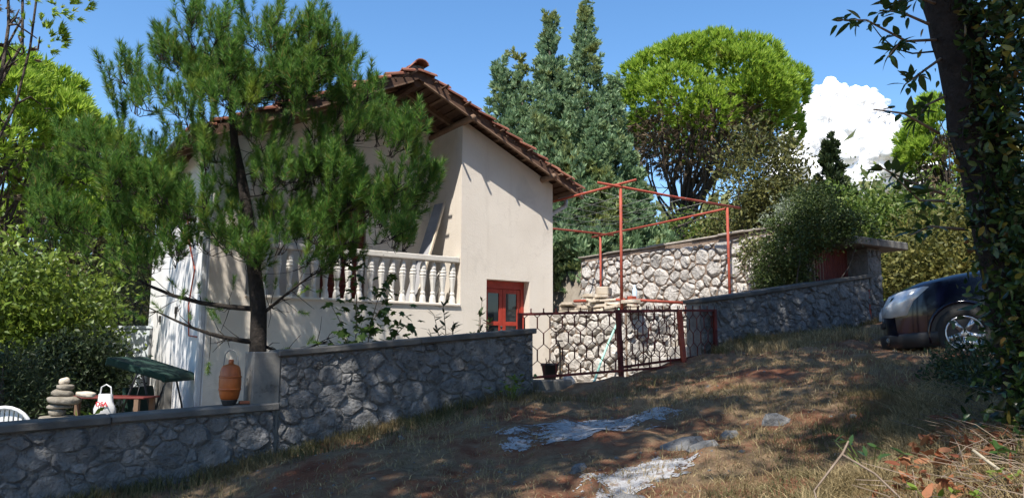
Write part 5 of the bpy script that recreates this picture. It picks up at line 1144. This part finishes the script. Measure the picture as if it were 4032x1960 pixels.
for si, sp_ in enumerate(sprays):
    pts = [Vector(p) for p in sp_]; tw.tube(pts, np.linspace(0.012, 0.004, len(pts)), 5, False); n_ = 8 if si == 3 else 24
    for k in range(n_):
        t = (0.35 + 0.65 * (k + ri.random()) / n_) * (len(pts) - 1); i = min(len(pts) - 2, int(t)); p = pts[i].lerp(pts[i + 1], t - i); d = (pts[i + 1] - pts[i]).normalized()
        sd = Vector((ri.gauss(0, 1), ri.gauss(0, 1), ri.gauss(0, 1))).normalized(); q0 = p + sd * ri.uniform(0.0, 0.05); put_leaf(q0, d * 0.8 + sd * 0.9, ri.uniform(0.95, 1.5), ri.uniform(-.7, .7)); nleaf += 1
for k in range(300 - nleaf):                                 # single leaves on the side of the trunk towards the track
    z = ri.uniform(-0.6, 3.0); r_ = abs(ri.gauss(0.22, 0.25)) + 0.0; f_ = -ri.uniform(0.3, 0.65)
    p = Vector((float(np.interp(z, LCZ, LCX)), float(np.interp(z, LCZ, LCY)), z)) + RGT * r_ + FWD * f_
    put_leaf(p, (ri.gauss(0, 1) - 0.2, ri.gauss(0, 1) - 0.2, ri.gauss(-0.1, .7)), ri.uniform(0.7, 1.15), ri.uniform(-1, 1))
o = put('twigs', tw.mesh('twigs', True, recalc=False), M['twig'], it); o.matrix_parent_inverse = iinv
n = 13000
z = rng.uniform(-0.75, 3.4, n); r_ = np.abs(rng.normal(0.42, 0.40, n)) + 0.02; f_ = rng.normal(-0.25, 0.22, n)
P = np.stack([np.interp(z, LCZ, LCX) + RGT.x*r_ + FWD.x*f_, np.interp(z, LCZ, LCY) + RGT.y*r_ + FWD.y*f_, z], 1)
def big_leaf_t(L, W):
    v, f = leaf_shape(L, W, 0.22, 0.12, 3); v = v[:, [0, 2, 1]]; tri = []
    for q_ in f: tri += [(q_[0], q_[1], q_[2]), (q_[0], q_[2], q_[3])]
    return v, np.array(tri)
v, f = multi([big_leaf_t(0.08, 0.034), big_leaf_t(0.065, 0.034), big_leaf_t(0.09, 0.036)], P, unit(rng.normal(size=(n, 3)) + np.array([0, 0, -0.1])), rng.uniform(0.7, 1.2, n), rng)
o = put('climber_leaves', arr_mesh('climber_leaves', v, f, True), M['leaf_ivy'], it); o.matrix_parent_inverse = iinv; o['kind'] = 'stuff'
def high_crown(parent, inv, blobs, count, seed, lsize=0.18):
    rg_ = np.random.default_rng(seed); tot = sum(b[1][0]*b[1][1]*b[1][2] for b in blobs); P, D = [], []
    for c, r in blobs:
        n_ = int(count * r[0]*r[1]*r[2] / tot); nc = max(8, n_ // 30); cc, dd = in_ell(nc, c, r, rg_, 0.1); k = rg_.integers(0, nc, n_); P.append(cc[k] + rg_.normal(size=(n_, 3)) * 0.33); D.append(unit(rg_.normal(size=(n_, 3)) + np.array([0, 0, .5])))
    temps = [leafspray(9, lsize * 1.8, lsize, 0.5, rg_) for _ in range(5)]
    v, f = multi(temps, np.concatenate(P), np.concatenate(D), rg_.uniform(0.8, 1.25, sum(len(p) for p in P)), rg_)
    o = put('crown', arr_mesh('crown', v, f), M['leaf_dark'], parent); o.matrix_parent_inverse = inv
high_crown(it, iinv, [((4.2, 4.5, 9.2), (4.6, 1.25, 1.5)), ((8.6, 4.5, 9.4), (2.6, 1.3, 1.5))], 2300, 201)  # crown out of view, its clumps shaped to shade walls and track
high_crown(it, iinv, [((4.8, 1.9, 9.2), (4.2, 1.6, 1.5)), ((3.2, 0.3, 9.0), (1.8, 1.0, 1.2))], 800, 202)
high_crown(it, iinv, [((1.5, -0.5, 9.2), (1.5, 0.9, 1.0))], 480, 203)  # extra unseen clump added to keep sun off the leaning trunk

# trees on the near side of the track, out of the picture, whose shade lies on wall and track
def shade_tree(base, fork, blobs, count, label, seed):
    rg_ = np.random.default_rng(seed); root = empty('oak_tree', base); tag(root, label, 'tree', 'trees beside the track behind the viewer'); inv = Matrix.Translation(tuple(-x for x in base))
    w_ = MB().tube([(base[0], base[1], base[2] - 0.4), tuple((np.array(base) + np.array(fork)) / 2 + [0.1, 0, 0]), fork], [0.28, 0.22, 0.17], 10)
    for k in range(22):
        c, r = blobs[k % len(blobs)]; b, _ = in_ell(1, c, r, rg_, 0.3); path = branch_path(fork, b[0], -0.06, rg_, 7, 0.08); w_.tube([tuple(x) for x in path], np.linspace(0.09, 0.012, 7), 5, False)
    o = put('trunk', w_.mesh('trunk', True, recalc=False), M['bark_grey'], root); o.matrix_parent_inverse = inv
    high_crown(root, inv, blobs, count, seed + 1)
shade_tree((-3.6, 1.6, -1.9), (-3.3, 2.2, 6.0), [((-3.6, 3.5, 9.2), (3.4, 2.6, 1.7)), ((-0.6, 3.4, 9.5), (2.0, 2.4, 1.5)), ((-1.0, 1.5, 9.3), (1.6, 1.0, 1.1))], 2500, 'leafy oak left of the viewer shading the lowest wall', 211)
for tb_, tf_, bl_, ct_, lb_, sd_ in (  # dense unseen trees added to block sky light around the viewer
        ((3.0, -5.5, -1.4), (3.0, -5.0, 3.0), [((2.6, -5.2, 5.0), (3.0, 2.4, 4.6)), ((-1.5, -6.0, 4.5), (2.6, 2.4, 4.2))], 1500, 'broad unseen oak added straight behind the viewer to block sky light', 231),
        ((9.5, -1.6, -0.3), (9.4, -1.6, 3.5), [((9.2, -1.8, 5.0), (2.8, 2.0, 4.8)), ((12.8, 0.0, 5.0), (2.6, 2.0, 4.5))], 1500, 'unseen oak added right of the viewer to block sky light', 241),
        ((17.5, 2.6, 1.2), (17.5, 2.6, 4.0), [((16.6, 2.6, 6.0), (2.8, 2.2, 4.4)), ((20.5, 4.0, 6.0), (2.6, 2.2, 4.4))], 1400, 'unseen oak added beyond the right edge to block sky light', 251),
        ((-6.5, -3.0, -2.4), (-6.4, -2.8, 3.0), [((-6.0, -2.6, 4.5), (2.8, 2.4, 4.4))], 900, 'unseen oak added behind the viewer to the left to block sky light', 261)):
    shade_tree(tb_, tf_, bl_, ct_, lb_, sd_)
shade_tree((-9.5, 2.0, -2.6), (-9.2, 2.4, 6.0), [((-9.0, 3.6, 9.0), (3.2, 2.6, 1.8))], 1200, 'leafy oak farther down the track behind the viewer', 221)

# ---------------------------------------------------------------- grass, litter
def blades(P, H, W, lean, rg_):
    n_ = len(P); a = rg_.uniform(0, 6.28, n_); d = np.stack([np.cos(a), np.sin(a), np.zeros(n_)], 1); b = rg_.uniform(0, 6.28, n_); ld = np.stack([np.cos(b), np.sin(b), np.zeros(n_)], 1) * (np.abs(rg_.normal(0, lean, n_)) * H)[:, None]
    up_ = np.array([0, 0, 1.0]); m1 = P + ld * 0.35 + up_ * (H * 0.6)[:, None]; t1 = P + ld * 1.1 + up_ * (H * 0.95)[:, None]; w_ = d * (W / 2)[:, None]
    V_ = np.stack([P - w_, P + w_, m1 + w_ * 0.8, m1 - w_ * 0.8, t1], 1).reshape(-1, 3); k = np.arange(n_)[:, None] * 5
    F_ = np.concatenate([k + [0, 1, 2], k + [0, 2, 3], k + [3, 2, 4]]); return V_, F_
def grass(name, X, Y, h0, h1, mat, label, seed, w_=0.006, lean=0.45, keep=None):
    rg_ = np.random.default_rng(seed)
    if keep is not None: m_ = keep(X, Y, rg_); X, Y = X[m_], Y[m_]
    H = rg_.uniform(h0, h1, len(X)) * (0.6 + 0.4 * np.clip(1 + vnoise(X * 0.5, Y * 0.5, seed), 0, 2)); Z = gz(X, Y) - 0.01
    v, f = blades(np.stack([X, Y, Z], 1), H, np.full(len(X), w_) * rg_.uniform(0.6, 1.3, len(X)), lean, rg_)
    tag(put(name, arr_mesh(name, v, f), M[mat]), label, 'grass', kind='stuff')
g = np.random.default_rng(301)
def clumpy(X, Y, r_, s_=1.2, thr=0.0): return vnoise(X * s_ * .5, Y * s_ * .5, 5) + r_.normal(0, 0.3, len(X)) > thr
n = 26000; X = g.uniform(-1.5, 14.2, n); Y = 8.44 - np.abs(g.normal(0, 0.33, n)); Y = np.where((X > 6.0) & (X < 9.2), Y - 0.35, Y)
grass('verge_grass', X, Y, 0.05, 0.19, 'grass_green', 'rough grass along the foot of the garden walls', 302, 0.007, 0.5, lambda a, b, r_: clumpy(a, b, r_, 1, -0.35) & ~((a > 6.1) & (a < 9.0) & (b > 7.6)))
n = 16000; X = 8.8 + np.abs(g.normal(0, 2.0, n)); Y = g.uniform(7.0, 8.4, n); m_ = X < 13.8; X, Y = X[m_], Y[m_]
grass('dry_verge_grass', X, Y, 0.05, 0.20, 'grass_dry', 'pale dry grass below the upper wall section', 303, 0.008, 0.6, lambda a, b, r_: clumpy(a, b, r_, 1, 0.1))
n = 90000; X = g.uniform(0.5, 13, n); Y = g.uniform(2.2, 8.2, n)
grass('track_grass', X, Y, 0.02, 0.085, 'grass_dry', 'short trampled dry grass on the track', 304, 0.006, 1.3, lambda a, b, r_: clumpy(a, b, r_, 2.5, 0.05) & (b > 0.34 * a + 0.3))
n = 60000; X = g.uniform(1.5, 8.5, n); Y = 0.34 * X + 1.55 - np.abs(g.normal(0, 0.95, n))
grass('bank_grass', X, Y, 0.04, 0.16, 'grass_dry', 'tangled dry grass on the near bank', 305, 0.005, 1.2, lambda a, b, r_: (b > -0.4) & clumpy(a, b, r_, 1.0, -0.7))
n = 22000; X = g.uniform(2.5, 7.5, n); Y = 0.34 * X + 1.6 + g.normal(0, 0.42, n)
grass('bank_green_grass', X, Y, 0.03, 0.12, 'grass_green', 'greener grass along the edge of the near bank', 306, 0.005, 0.9, lambda a, b, r_: clumpy(a, b, r_, 1.0, -0.2))
# straw lying on the track and loose pebbles
n = 9000; X = g.uniform(0.8, 13, n); Y = g.uniform(2.4, 8.2, n); m_ = (Y > 0.34 * X + 0.2); X, Y = X[m_], Y[m_]; n = len(X); Z = gsurf(X, Y) + 0.008; a_ = g.uniform(0, 6.28, n); l_ = g.uniform(0.03, 0.13, n)
dv = np.stack([np.cos(a_), np.sin(a_), g.normal(0, 0.12, n)], 1) * l_[:, None]; sv = np.stack([-np.sin(a_), np.cos(a_), np.zeros(n)], 1) * 0.0035; P = np.stack([X, Y, Z], 1)
tag(put('loose_straw', arr_mesh('loose_straw', np.stack([P - sv, P + sv, P + dv], 1).reshape(-1, 3), np.arange(3 * n).reshape(-1, 3)), M['grass_dry']), 'bits of straw lying loose on the track', 'straw', kind='stuff')
bm = bmesh.new(); bmesh.ops.create_icosphere(bm, subdivisions=1, radius=1.0); T1 = np.array([v_.co[:] for v_ in bm.verts]); F1 = np.array([[v_.index for v_ in f_.verts] for f_ in bm.faces]); bm.free()
n = 1900; X = g.uniform(0.8, 12.5, n); Y = g.uniform(2.6, 8.2, n); m_ = (Y > 0.34 * X + 0.3) & (vnoise(X * .8, Y * .8, 12) > -0.1); X, Y = X[m_], Y[m_]; n = len(X)
v, f = multi([(T1 * np.array(k_) * (1 + 0.15 * g.normal(size=(len(T1), 1))), F1) for k_ in ((1, .7, .5), (1, .8, .4), (.8, 1, .6))], np.stack([X, Y, gsurf(X, Y)], 1), np.tile(np.array([[0, 0, 1.0]]), (n, 1)) + g.normal(size=(n, 3)) * 0.15, np.exp(g.normal(-4.5, 0.5, n)), g)
tag(put('pebbles', arr_mesh('pebbles', v, f), M['stone_grey']), 'loose pebbles strewn over the track', 'pebbles', kind='stuff')
# thin dead stems on the bank
n = 900; X = g.uniform(3.0, 8.0, n); Y = 0.34 * X + 0.95 - np.abs(g.normal(0, 0.7, n)); Z = gz(X, Y)
tw = MB()
for x, y, z in zip(X, Y, Z):
    a = R.uniform(0, 6.28); l = R.uniform(0.12, 0.5); e = R.uniform(-0.05, 0.5); tw.tube([(x, y, z + 0.02), (x + math.cos(a)*l*.5, y + math.sin(a)*l*.5, z + 0.05 + e*l*.6), (x + math.cos(a)*l, y + math.sin(a)*l, z + 0.03 + e*l)], [0.004, 0.003, 0.002], 3, False)
tag(put('dead_stems', tw.mesh('dead_stems', recalc=False), M['twig']), 'criss-crossed dead stems on the near bank', 'twigs', kind='stuff')
n = 750; X = g.uniform(2.4, 6.2, n); Y = 0.34 * X + 1.15 - np.abs(g.normal(0, 0.75, n)); Z = gz(X, Y) + g.uniform(0.02, 0.13, n)
v, f = multi([big_leaf_t(0.10, 0.05), big_leaf_t(0.085, 0.04), big_leaf_t(0.12, 0.05)], np.stack([X, Y, Z], 1), unit(g.normal(size=(n, 3)) * np.array([1, 1, 0.45])), g.uniform(0.6, 1.1, n), g)
tag(put('fallen_leaves', arr_mesh('fallen_leaves', v, f, True), M['leaf_dead']), 'russet fallen leaves scattered over the near bank', 'fallen leaves', kind='stuff')
# forked dead branch, sawn stick
def at_ground(x, y, h): return (x, y, float(gz(x, y)) + h)
db = MB().tube([at_ground(3.62, 2.50, 0.02), at_ground(3.66, 2.56, 0.10), at_ground(3.80, 2.70, 0.20), at_ground(4.02, 2.66, 0.34), at_ground(4.05, 2.64, 0.41)], [0.003, 0.0045, 0.005, 0.007, 0.005], 6)
db.tube([at_ground(4.01, 2.66, 0.335), at_ground(4.06, 2.50, 0.24), at_ground(4.05, 2.36, 0.13), at_ground(3.92, 2.22, 0.05), at_ground(3.80, 2.17, 0.0)], [0.0065, 0.0065, 0.006, 0.005, 0.004], 6).tube([at_ground(3.74, 2.64, 0.165), at_ground(3.76, 2.58, 0.11), at_ground(3.80, 2.55, 0.06)], [0.006, 0.005, 0.003], 5)
tag(put('dead_branch', db.mesh('dead_branch', True, recalc=False), M['twig']), 'forked bare dead branch arching over the near bank', 'branch')
tag(MB().tube([at_ground(4.85, 2.36, 0.20), at_ground(4.82, 2.18, 0.10)], [0.009, 0.011], 8).build('sawn_stick', M['bamboo'], smooth=True), 'short pale sawn stick below the ivy covered trunk', 'stick')
def sprout(name, x, y, h, n_, label, seed, mat, L=0.06, W=0.03, spread=0.12):
    rg_ = random.Random(seed); z0 = float(gz(x, y)); root = empty(name, (x, y, z0)); tag(root, label, 'plant'); lm = leaf_mesh('leaf', L, W, 0.2, 0.1, M[mat]); w_ = MB()
    for k in range(n_):
        p = Vector((rg_.gauss(0, spread), rg_.gauss(0, spread), h * rg_.uniform(0.35, 1.0))); w_.tube([(p.x * .2, p.y * .2, 0), tuple(p)], [0.004, 0.002], 3, False)
        for _ in range(3):
            o = put('leaf', lm, None, root); o.location = p; aim(o, (rg_.gauss(0, 1), rg_.gauss(0, 1), rg_.uniform(-.1, .9)), rg_.uniform(-.5, .5)); s_ = rg_.uniform(.7, 1.2); o.scale = (s_, s_, s_)
    put('stem', w_.mesh('stem', recalc=False), M['leaf_green'], root)
sprout('weed', 5.42, 8.12, 0.30, 22, 'bright green weed at the foot of the wall near the gate', 1, 'leaf_laurel', 0.07, 0.045, 0.11)
sprout('seedling', 4.12, 2.14, 0.14, 9, 'fresh green seedling beside the forked dead branch', 2, 'leaf_laurel', 0.06, 0.028, 0.07)
sprout('seedling', 4.55, 2.02, 0.14, 8, 'fresh green seedling farther right among the russet leaves', 3, 'leaf_laurel', 0.06, 0.028, 0.07)
sprout('seedling', 5.05, 2.28, 0.30, 7, 'glossy seedling under the ivy covered trunk', 4, 'leaf_ivy', 0.09, 0.035, 0.08)
sprout('seedling', 4.75, 2.95, 0.22, 9, 'dark green seedling in the shade behind the forked branch', 5, 'leaf_ivy', 0.08, 0.035, 0.10)
leafy('roadside_shrub', at_ground(8.3, 4.0, 0), [(at_ground(8.3, 3.95, 0.12), (0.45, 0.3, 0.15)), (at_ground(7.6, 3.6, 0.12), (0.4, 0.3, 0.16))], 'low dark shrub hiding the foot of the car wheel', 'shrub', 91, 'leaf_dark', 520, 0.06, None, 0.35, 9, trunk_r=0.015)

# ---------------------------------------------------------------- car
ca = empty('car'); tag(ca, 'dark blue car parked behind the ivy covered trunk', 'car')
ch_ = Vector((-0.54, 0.84, 0)).normalized(); cl_ = Vector((-ch_.y, ch_.x, 0))
cpos = Vector((11.02, 5.44, 0)); cpos.z = -0.06
fw_ = Vector((ch_.x, ch_.y, 0.158 * ch_.x)).normalized(); up_ = fw_.cross(cl_).normalized()
ca.matrix_world = Matrix.Translation(cpos) @ Matrix((fw_, cl_, up_)).transposed().to_4x4()
def loft(stations, n_side, closed=True):
    v, f = [], []; m_ = None
    for st in stations:
        half = st; ring_ = half + [(x, -y, z) for x, y, z in reversed(half) if abs(y) > 1e-6]; m_ = len(ring_); v += ring_
    for i in range(len(stations) - 1):
        for k in range(m_): f.append((i*m_ + k, i*m_ + (k + 1) % m_, (i+1)*m_ + (k + 1) % m_, (i+1)*m_ + k))
    f.append(tuple(range(m_))); f.append(tuple(range(len(stations)*m_ - 1, (len(stations)-1)*m_ - 1, -1)))
    return MB().raw(v, f)
def body_st(x, w_, zb, zs, zt): return [(x, 0, zb), (x, w_*.82, zb), (x, w_*.97, zb + .10), (x, w_, (zb + zs)*.5), (x, w_*.985, zs - .13), (x, w_*.955, zs), (x, w_*.86, zs + (zt - zs)*.6), (x, w_*.45, zt - .008), (x, 0, zt)]
bst = [body_st(*a) for a in ((.87, .50, .30, .68, .76), (.84, .66, .26, .77, .86), (.76, .78, .24, .87, .95), (.60, .85, .22, .95, 1.02), (.36, .88, .21, 1.01, 1.08), (.0, .89, .2, 1.06, 1.13), (-.4, .89, .2, 1.09, 1.16), (-.75, .89, .2, 1.11, 1.18), (-1.5, .89, .2, 1.10, 1.13), (-2.5, .89, .2, 1.10, 1.13), (-3.1, .87, .22, 1.10, 1.12), (-3.3, .82, .3, .98, 1.02), (-3.36, .72, .36, .9, .95))]
cb = loft(bst, 0).build('body', M['car_paint'], ca, True); cb.data.set_sharp_from_angle(angle=math.radians(24))
gst = [[(x, 0, 1.0), (x, wb, 1.0), (x, wt, zt - .04), (x, wt*.85, zt), (x, 0, zt + .015)] for x, wb, wt, zt in ((-.62, .80, .78, 1.08), (-1.0, .82, .73, 1.34), (-1.4, .83, .66, 1.55), (-2.2, .83, .65, 1.58), (-2.9, .82, .63, 1.53), (-3.25, .79, .68, 1.10))]
loft(gst, 0).build('greenhouse', M['glass'], ca, True)
MB().prism([(-1.25, -.62), (-1.3, .62), (-2.95, .60), (-2.95, -.60)], 'Z', 1.555, 1.625).build('roof', M['car_paint'], ca, bevel=0.03)
MB().tube([(-.66, .80, 1.06), (-1.02, .75, 1.33), (-1.35, .68, 1.54)], 0.03, 6).build('windscreen_pillar', M['car_paint'], ca, True)
# lower bumper in black plastic wrapping round the nose
arc = [(.30, .905), (.50, .885), (.70, .80), (.84, .62), (.90, .35), (.92, 0)]; arc = arc + [(x, -y) for x, y in reversed(arc[:-1])]
v = []; f = []
for x, y in arc:
    nx2, ny2 = (x - .2), y; l = math.hypot(nx2, ny2); nx2, ny2 = nx2 / l * .03, ny2 / l * .03
    v += [(x - .05, y * .94, .20), (x + nx2*.7, y + ny2*.7, .23), (x + nx2*.8, y + ny2*.8, .37), (x + nx2*.5, y + ny2*.5, .395), (x - .05, y * .95, .40)]
for i in range(len(arc) - 1):
    for k in range(4): f.append((i*5 + k, i*5 + k + 1, i*5 + 5 + k + 1, i*5 + 5 + k))
MB().raw(v, f).build('bumper', M['black_plastic'], ca, True)
for s_ in (-1, 1):
    # headlamp wrapping onto the wing
    hv = [(.875, .50, .64), (.80, .745, .62), (.63, .865, .64), (.85, .56, .76), (.74, .78, .80), (.54, .885, .82), (.76, .66, .90), (.62, .805, .945), (.34, .895, .985)]
    hv = [(x + .035, s_ * (y + .03), z) for x, y, z in hv] + [(x - .06, s_ * (y - .08), z - .01) for x, y, z in hv]
    hf = [(0,1,4,3),(1,2,5,4),(3,4,7,6),(4,5,8,7),(0,9,10,1),(1,10,11,2),(2,11,14,5),(5,14,17,8),(8,17,16,7),(7,16,15,6),(6,15,12,3),(3,12,9,0)]
    hl = MB().raw(hv, hf).build('headlamp', M['lamp_lens'], ca, True)
    MB().lathe([(.01, -.03), (.05, -.02), (.055, .0), (.03, .012), (.005, .016)], 12).build('bulb', M['alloy'], hl, True).matrix_local = Matrix.Translation((.735, s_ * .72, .69)) @ Matrix.Rotation(math.radians(60 * 1), 4, 'Y')
    MB().lathe([(.055, -.02), (.055, .02), (.045, .025), (.005, .026)], 12).build('fog_lamp', M['glass'], ca, True).matrix_local = Matrix.Translation((.86, s_ * .60, .31)) @ Matrix.Rotation(s_ * math.radians(-40), 4, 'Z') @ Matrix.Rotation(math.radians(90), 4, 'Y')
    for xw in (0.0, -2.55):
        MB().prism([(xw + .40 * math.cos(a), .34 + .40 * math.sin(a)) for a in [math.radians(-12 + 204 * k / 18) for k in range(19)]], 'Y', s_ * .70 if s_ > 0 else -.897, s_ * .897 if s_ > 0 else -.70).build('wheel_arch', M['black_plastic'], ca)
        outr = [(xw + .405 * math.cos(a), s_ * .90, .34 + .405 * math.sin(a)) for a in [math.radians(-14 + 208 * k / 16) for k in range(17)]]
        MB().tube(outr, 0.022, 6).build('arch_trim', M['car_paint'], ca, True)
        wl = put('wheel', MB().lathe([(.20, -.10), (.30, -.105), (.335, -.085), (.345, 0), (.335, .085), (.30, .105), (.225, .10), (.215, .06)], 24).mesh('wheel', True), M['tyre'], ca)
        wl.matrix_local = Matrix.Translation((xw, s_ * .815, .34)) @ Matrix.Rotation(-s_ * math.radians(90), 4, 'X')
        rim = MB().lathe([(.222, .07), (.225, .10), (.205, .098), (.20, .06)], 24).lathe([(.055, .05), (.055, .095), (.03, .10), (.004, .10)], 12)
        for k in range(5):
            a = 2 * math.pi * k / 5 + .3; rim.beam((.04 * math.cos(a), .04 * math.sin(a), .085), (.208 * math.cos(a), .208 * math.sin(a), .082), .06, .025)
        rim.build('rim', M['alloy'], wl, True)
    MB().box((-.62, s_ * .86 - .05, 1.10), (-.48, s_ * .86 + .16 if s_ > 0 else s_ * .86 + .05, 1.22)).build('mirror', M['car_paint'], ca, bevel=0.03) if s_ > 0 else None
MB().box((.80, -.34, .50), (.905, .34, .60)).build('grille', M['black_plastic'], ca, bevel=0.02)

# ---------------------------------------------------------------- cloud
rc = np.random.default_rng(401); CC = Vector((275, 177, 0)); pxm = 300 / 1935
big = [(0, 96, 60), (-10, 132, 52), (58, 100, 62), (-60, 60, 64), (-95, 15, 55), (20, 30, 85), (80, 40, 66), (-40, -20, 80), (60, -30, 85), (120, -20, 60), (150, -60, 60), (0, -80, 100), (-110, -50, 70), (200, -80, 55), (-30, 100, 40)]
bm = bmesh.new(); bmesh.ops.create_icosphere(bm, subdivisions=3, radius=1.0); T = np.array([v_.co[:] for v_ in bm.verts]); FT = np.array([[v_.index for v_ in f_.verts] for f_ in bm.faces]); bm.free()
Vs, Fs, off = [], [], 0; Ws, Gs, offw = [], [], 0
for r0, z0, rad in big:
    c = np.array(CC + RGT * (r0 * pxm)) + np.array([0, 0, 88 + (z0 - 45) * pxm]) + np.array(FWD) * rc.uniform(-4, 4)
    items = [(c, rad * pxm, 0)]
    for k in range(110):
        d = unit(rc.normal(size=3)); wisp = k >= 50; rr2 = rad * pxm * (rc.uniform(0.16, 0.34) if k < 30 else rc.uniform(0.08, 0.18)); items.append((c + d * rad * pxm * (rc.uniform(0.95, 1.08) if wisp else rc.uniform(0.82, 0.97)), rr2, wisp))
    for c2, r2, wisp in items:
        p = T * r2 * (1 + 0.09 * np.sin(T[:, :1] * 7 + rc.uniform(0, 6)) * np.sin(T[:, 1:2] * 8 + rc.uniform(0, 6)) + 0.05 * np.sin(T[:, 2:] * 17 + rc.uniform(0, 6)))
        if wisp: Ws.append(p * np.array([1.2, 1.2, 0.8]) + c2); Gs.append(FT + offw); offw += len(T)
        else: Vs.append(p + c2); Fs.append(FT + off); off += len(T)
cl0 = tag(put('cloud', arr_mesh('cloud', np.concatenate(Vs), np.concatenate(Fs), True), M['cloud']), 'towering white cumulus cloud right of the umbrella pine', 'cloud', kind='stuff')
mw, nt, b = newmat('cloud_wisp'); b.inputs['Base Color'].default_value = (0.93, 0.93, 0.94, 1); b.inputs['Roughness'].default_value = 1; b.inputs['Specular IOR Level'].default_value = 0; b.inputs['Alpha'].default_value = 0.3
put('wisps', arr_mesh('wisps', np.concatenate(Ws), np.concatenate(Gs), True), mw, cl0)['kind'] = 'stuff'
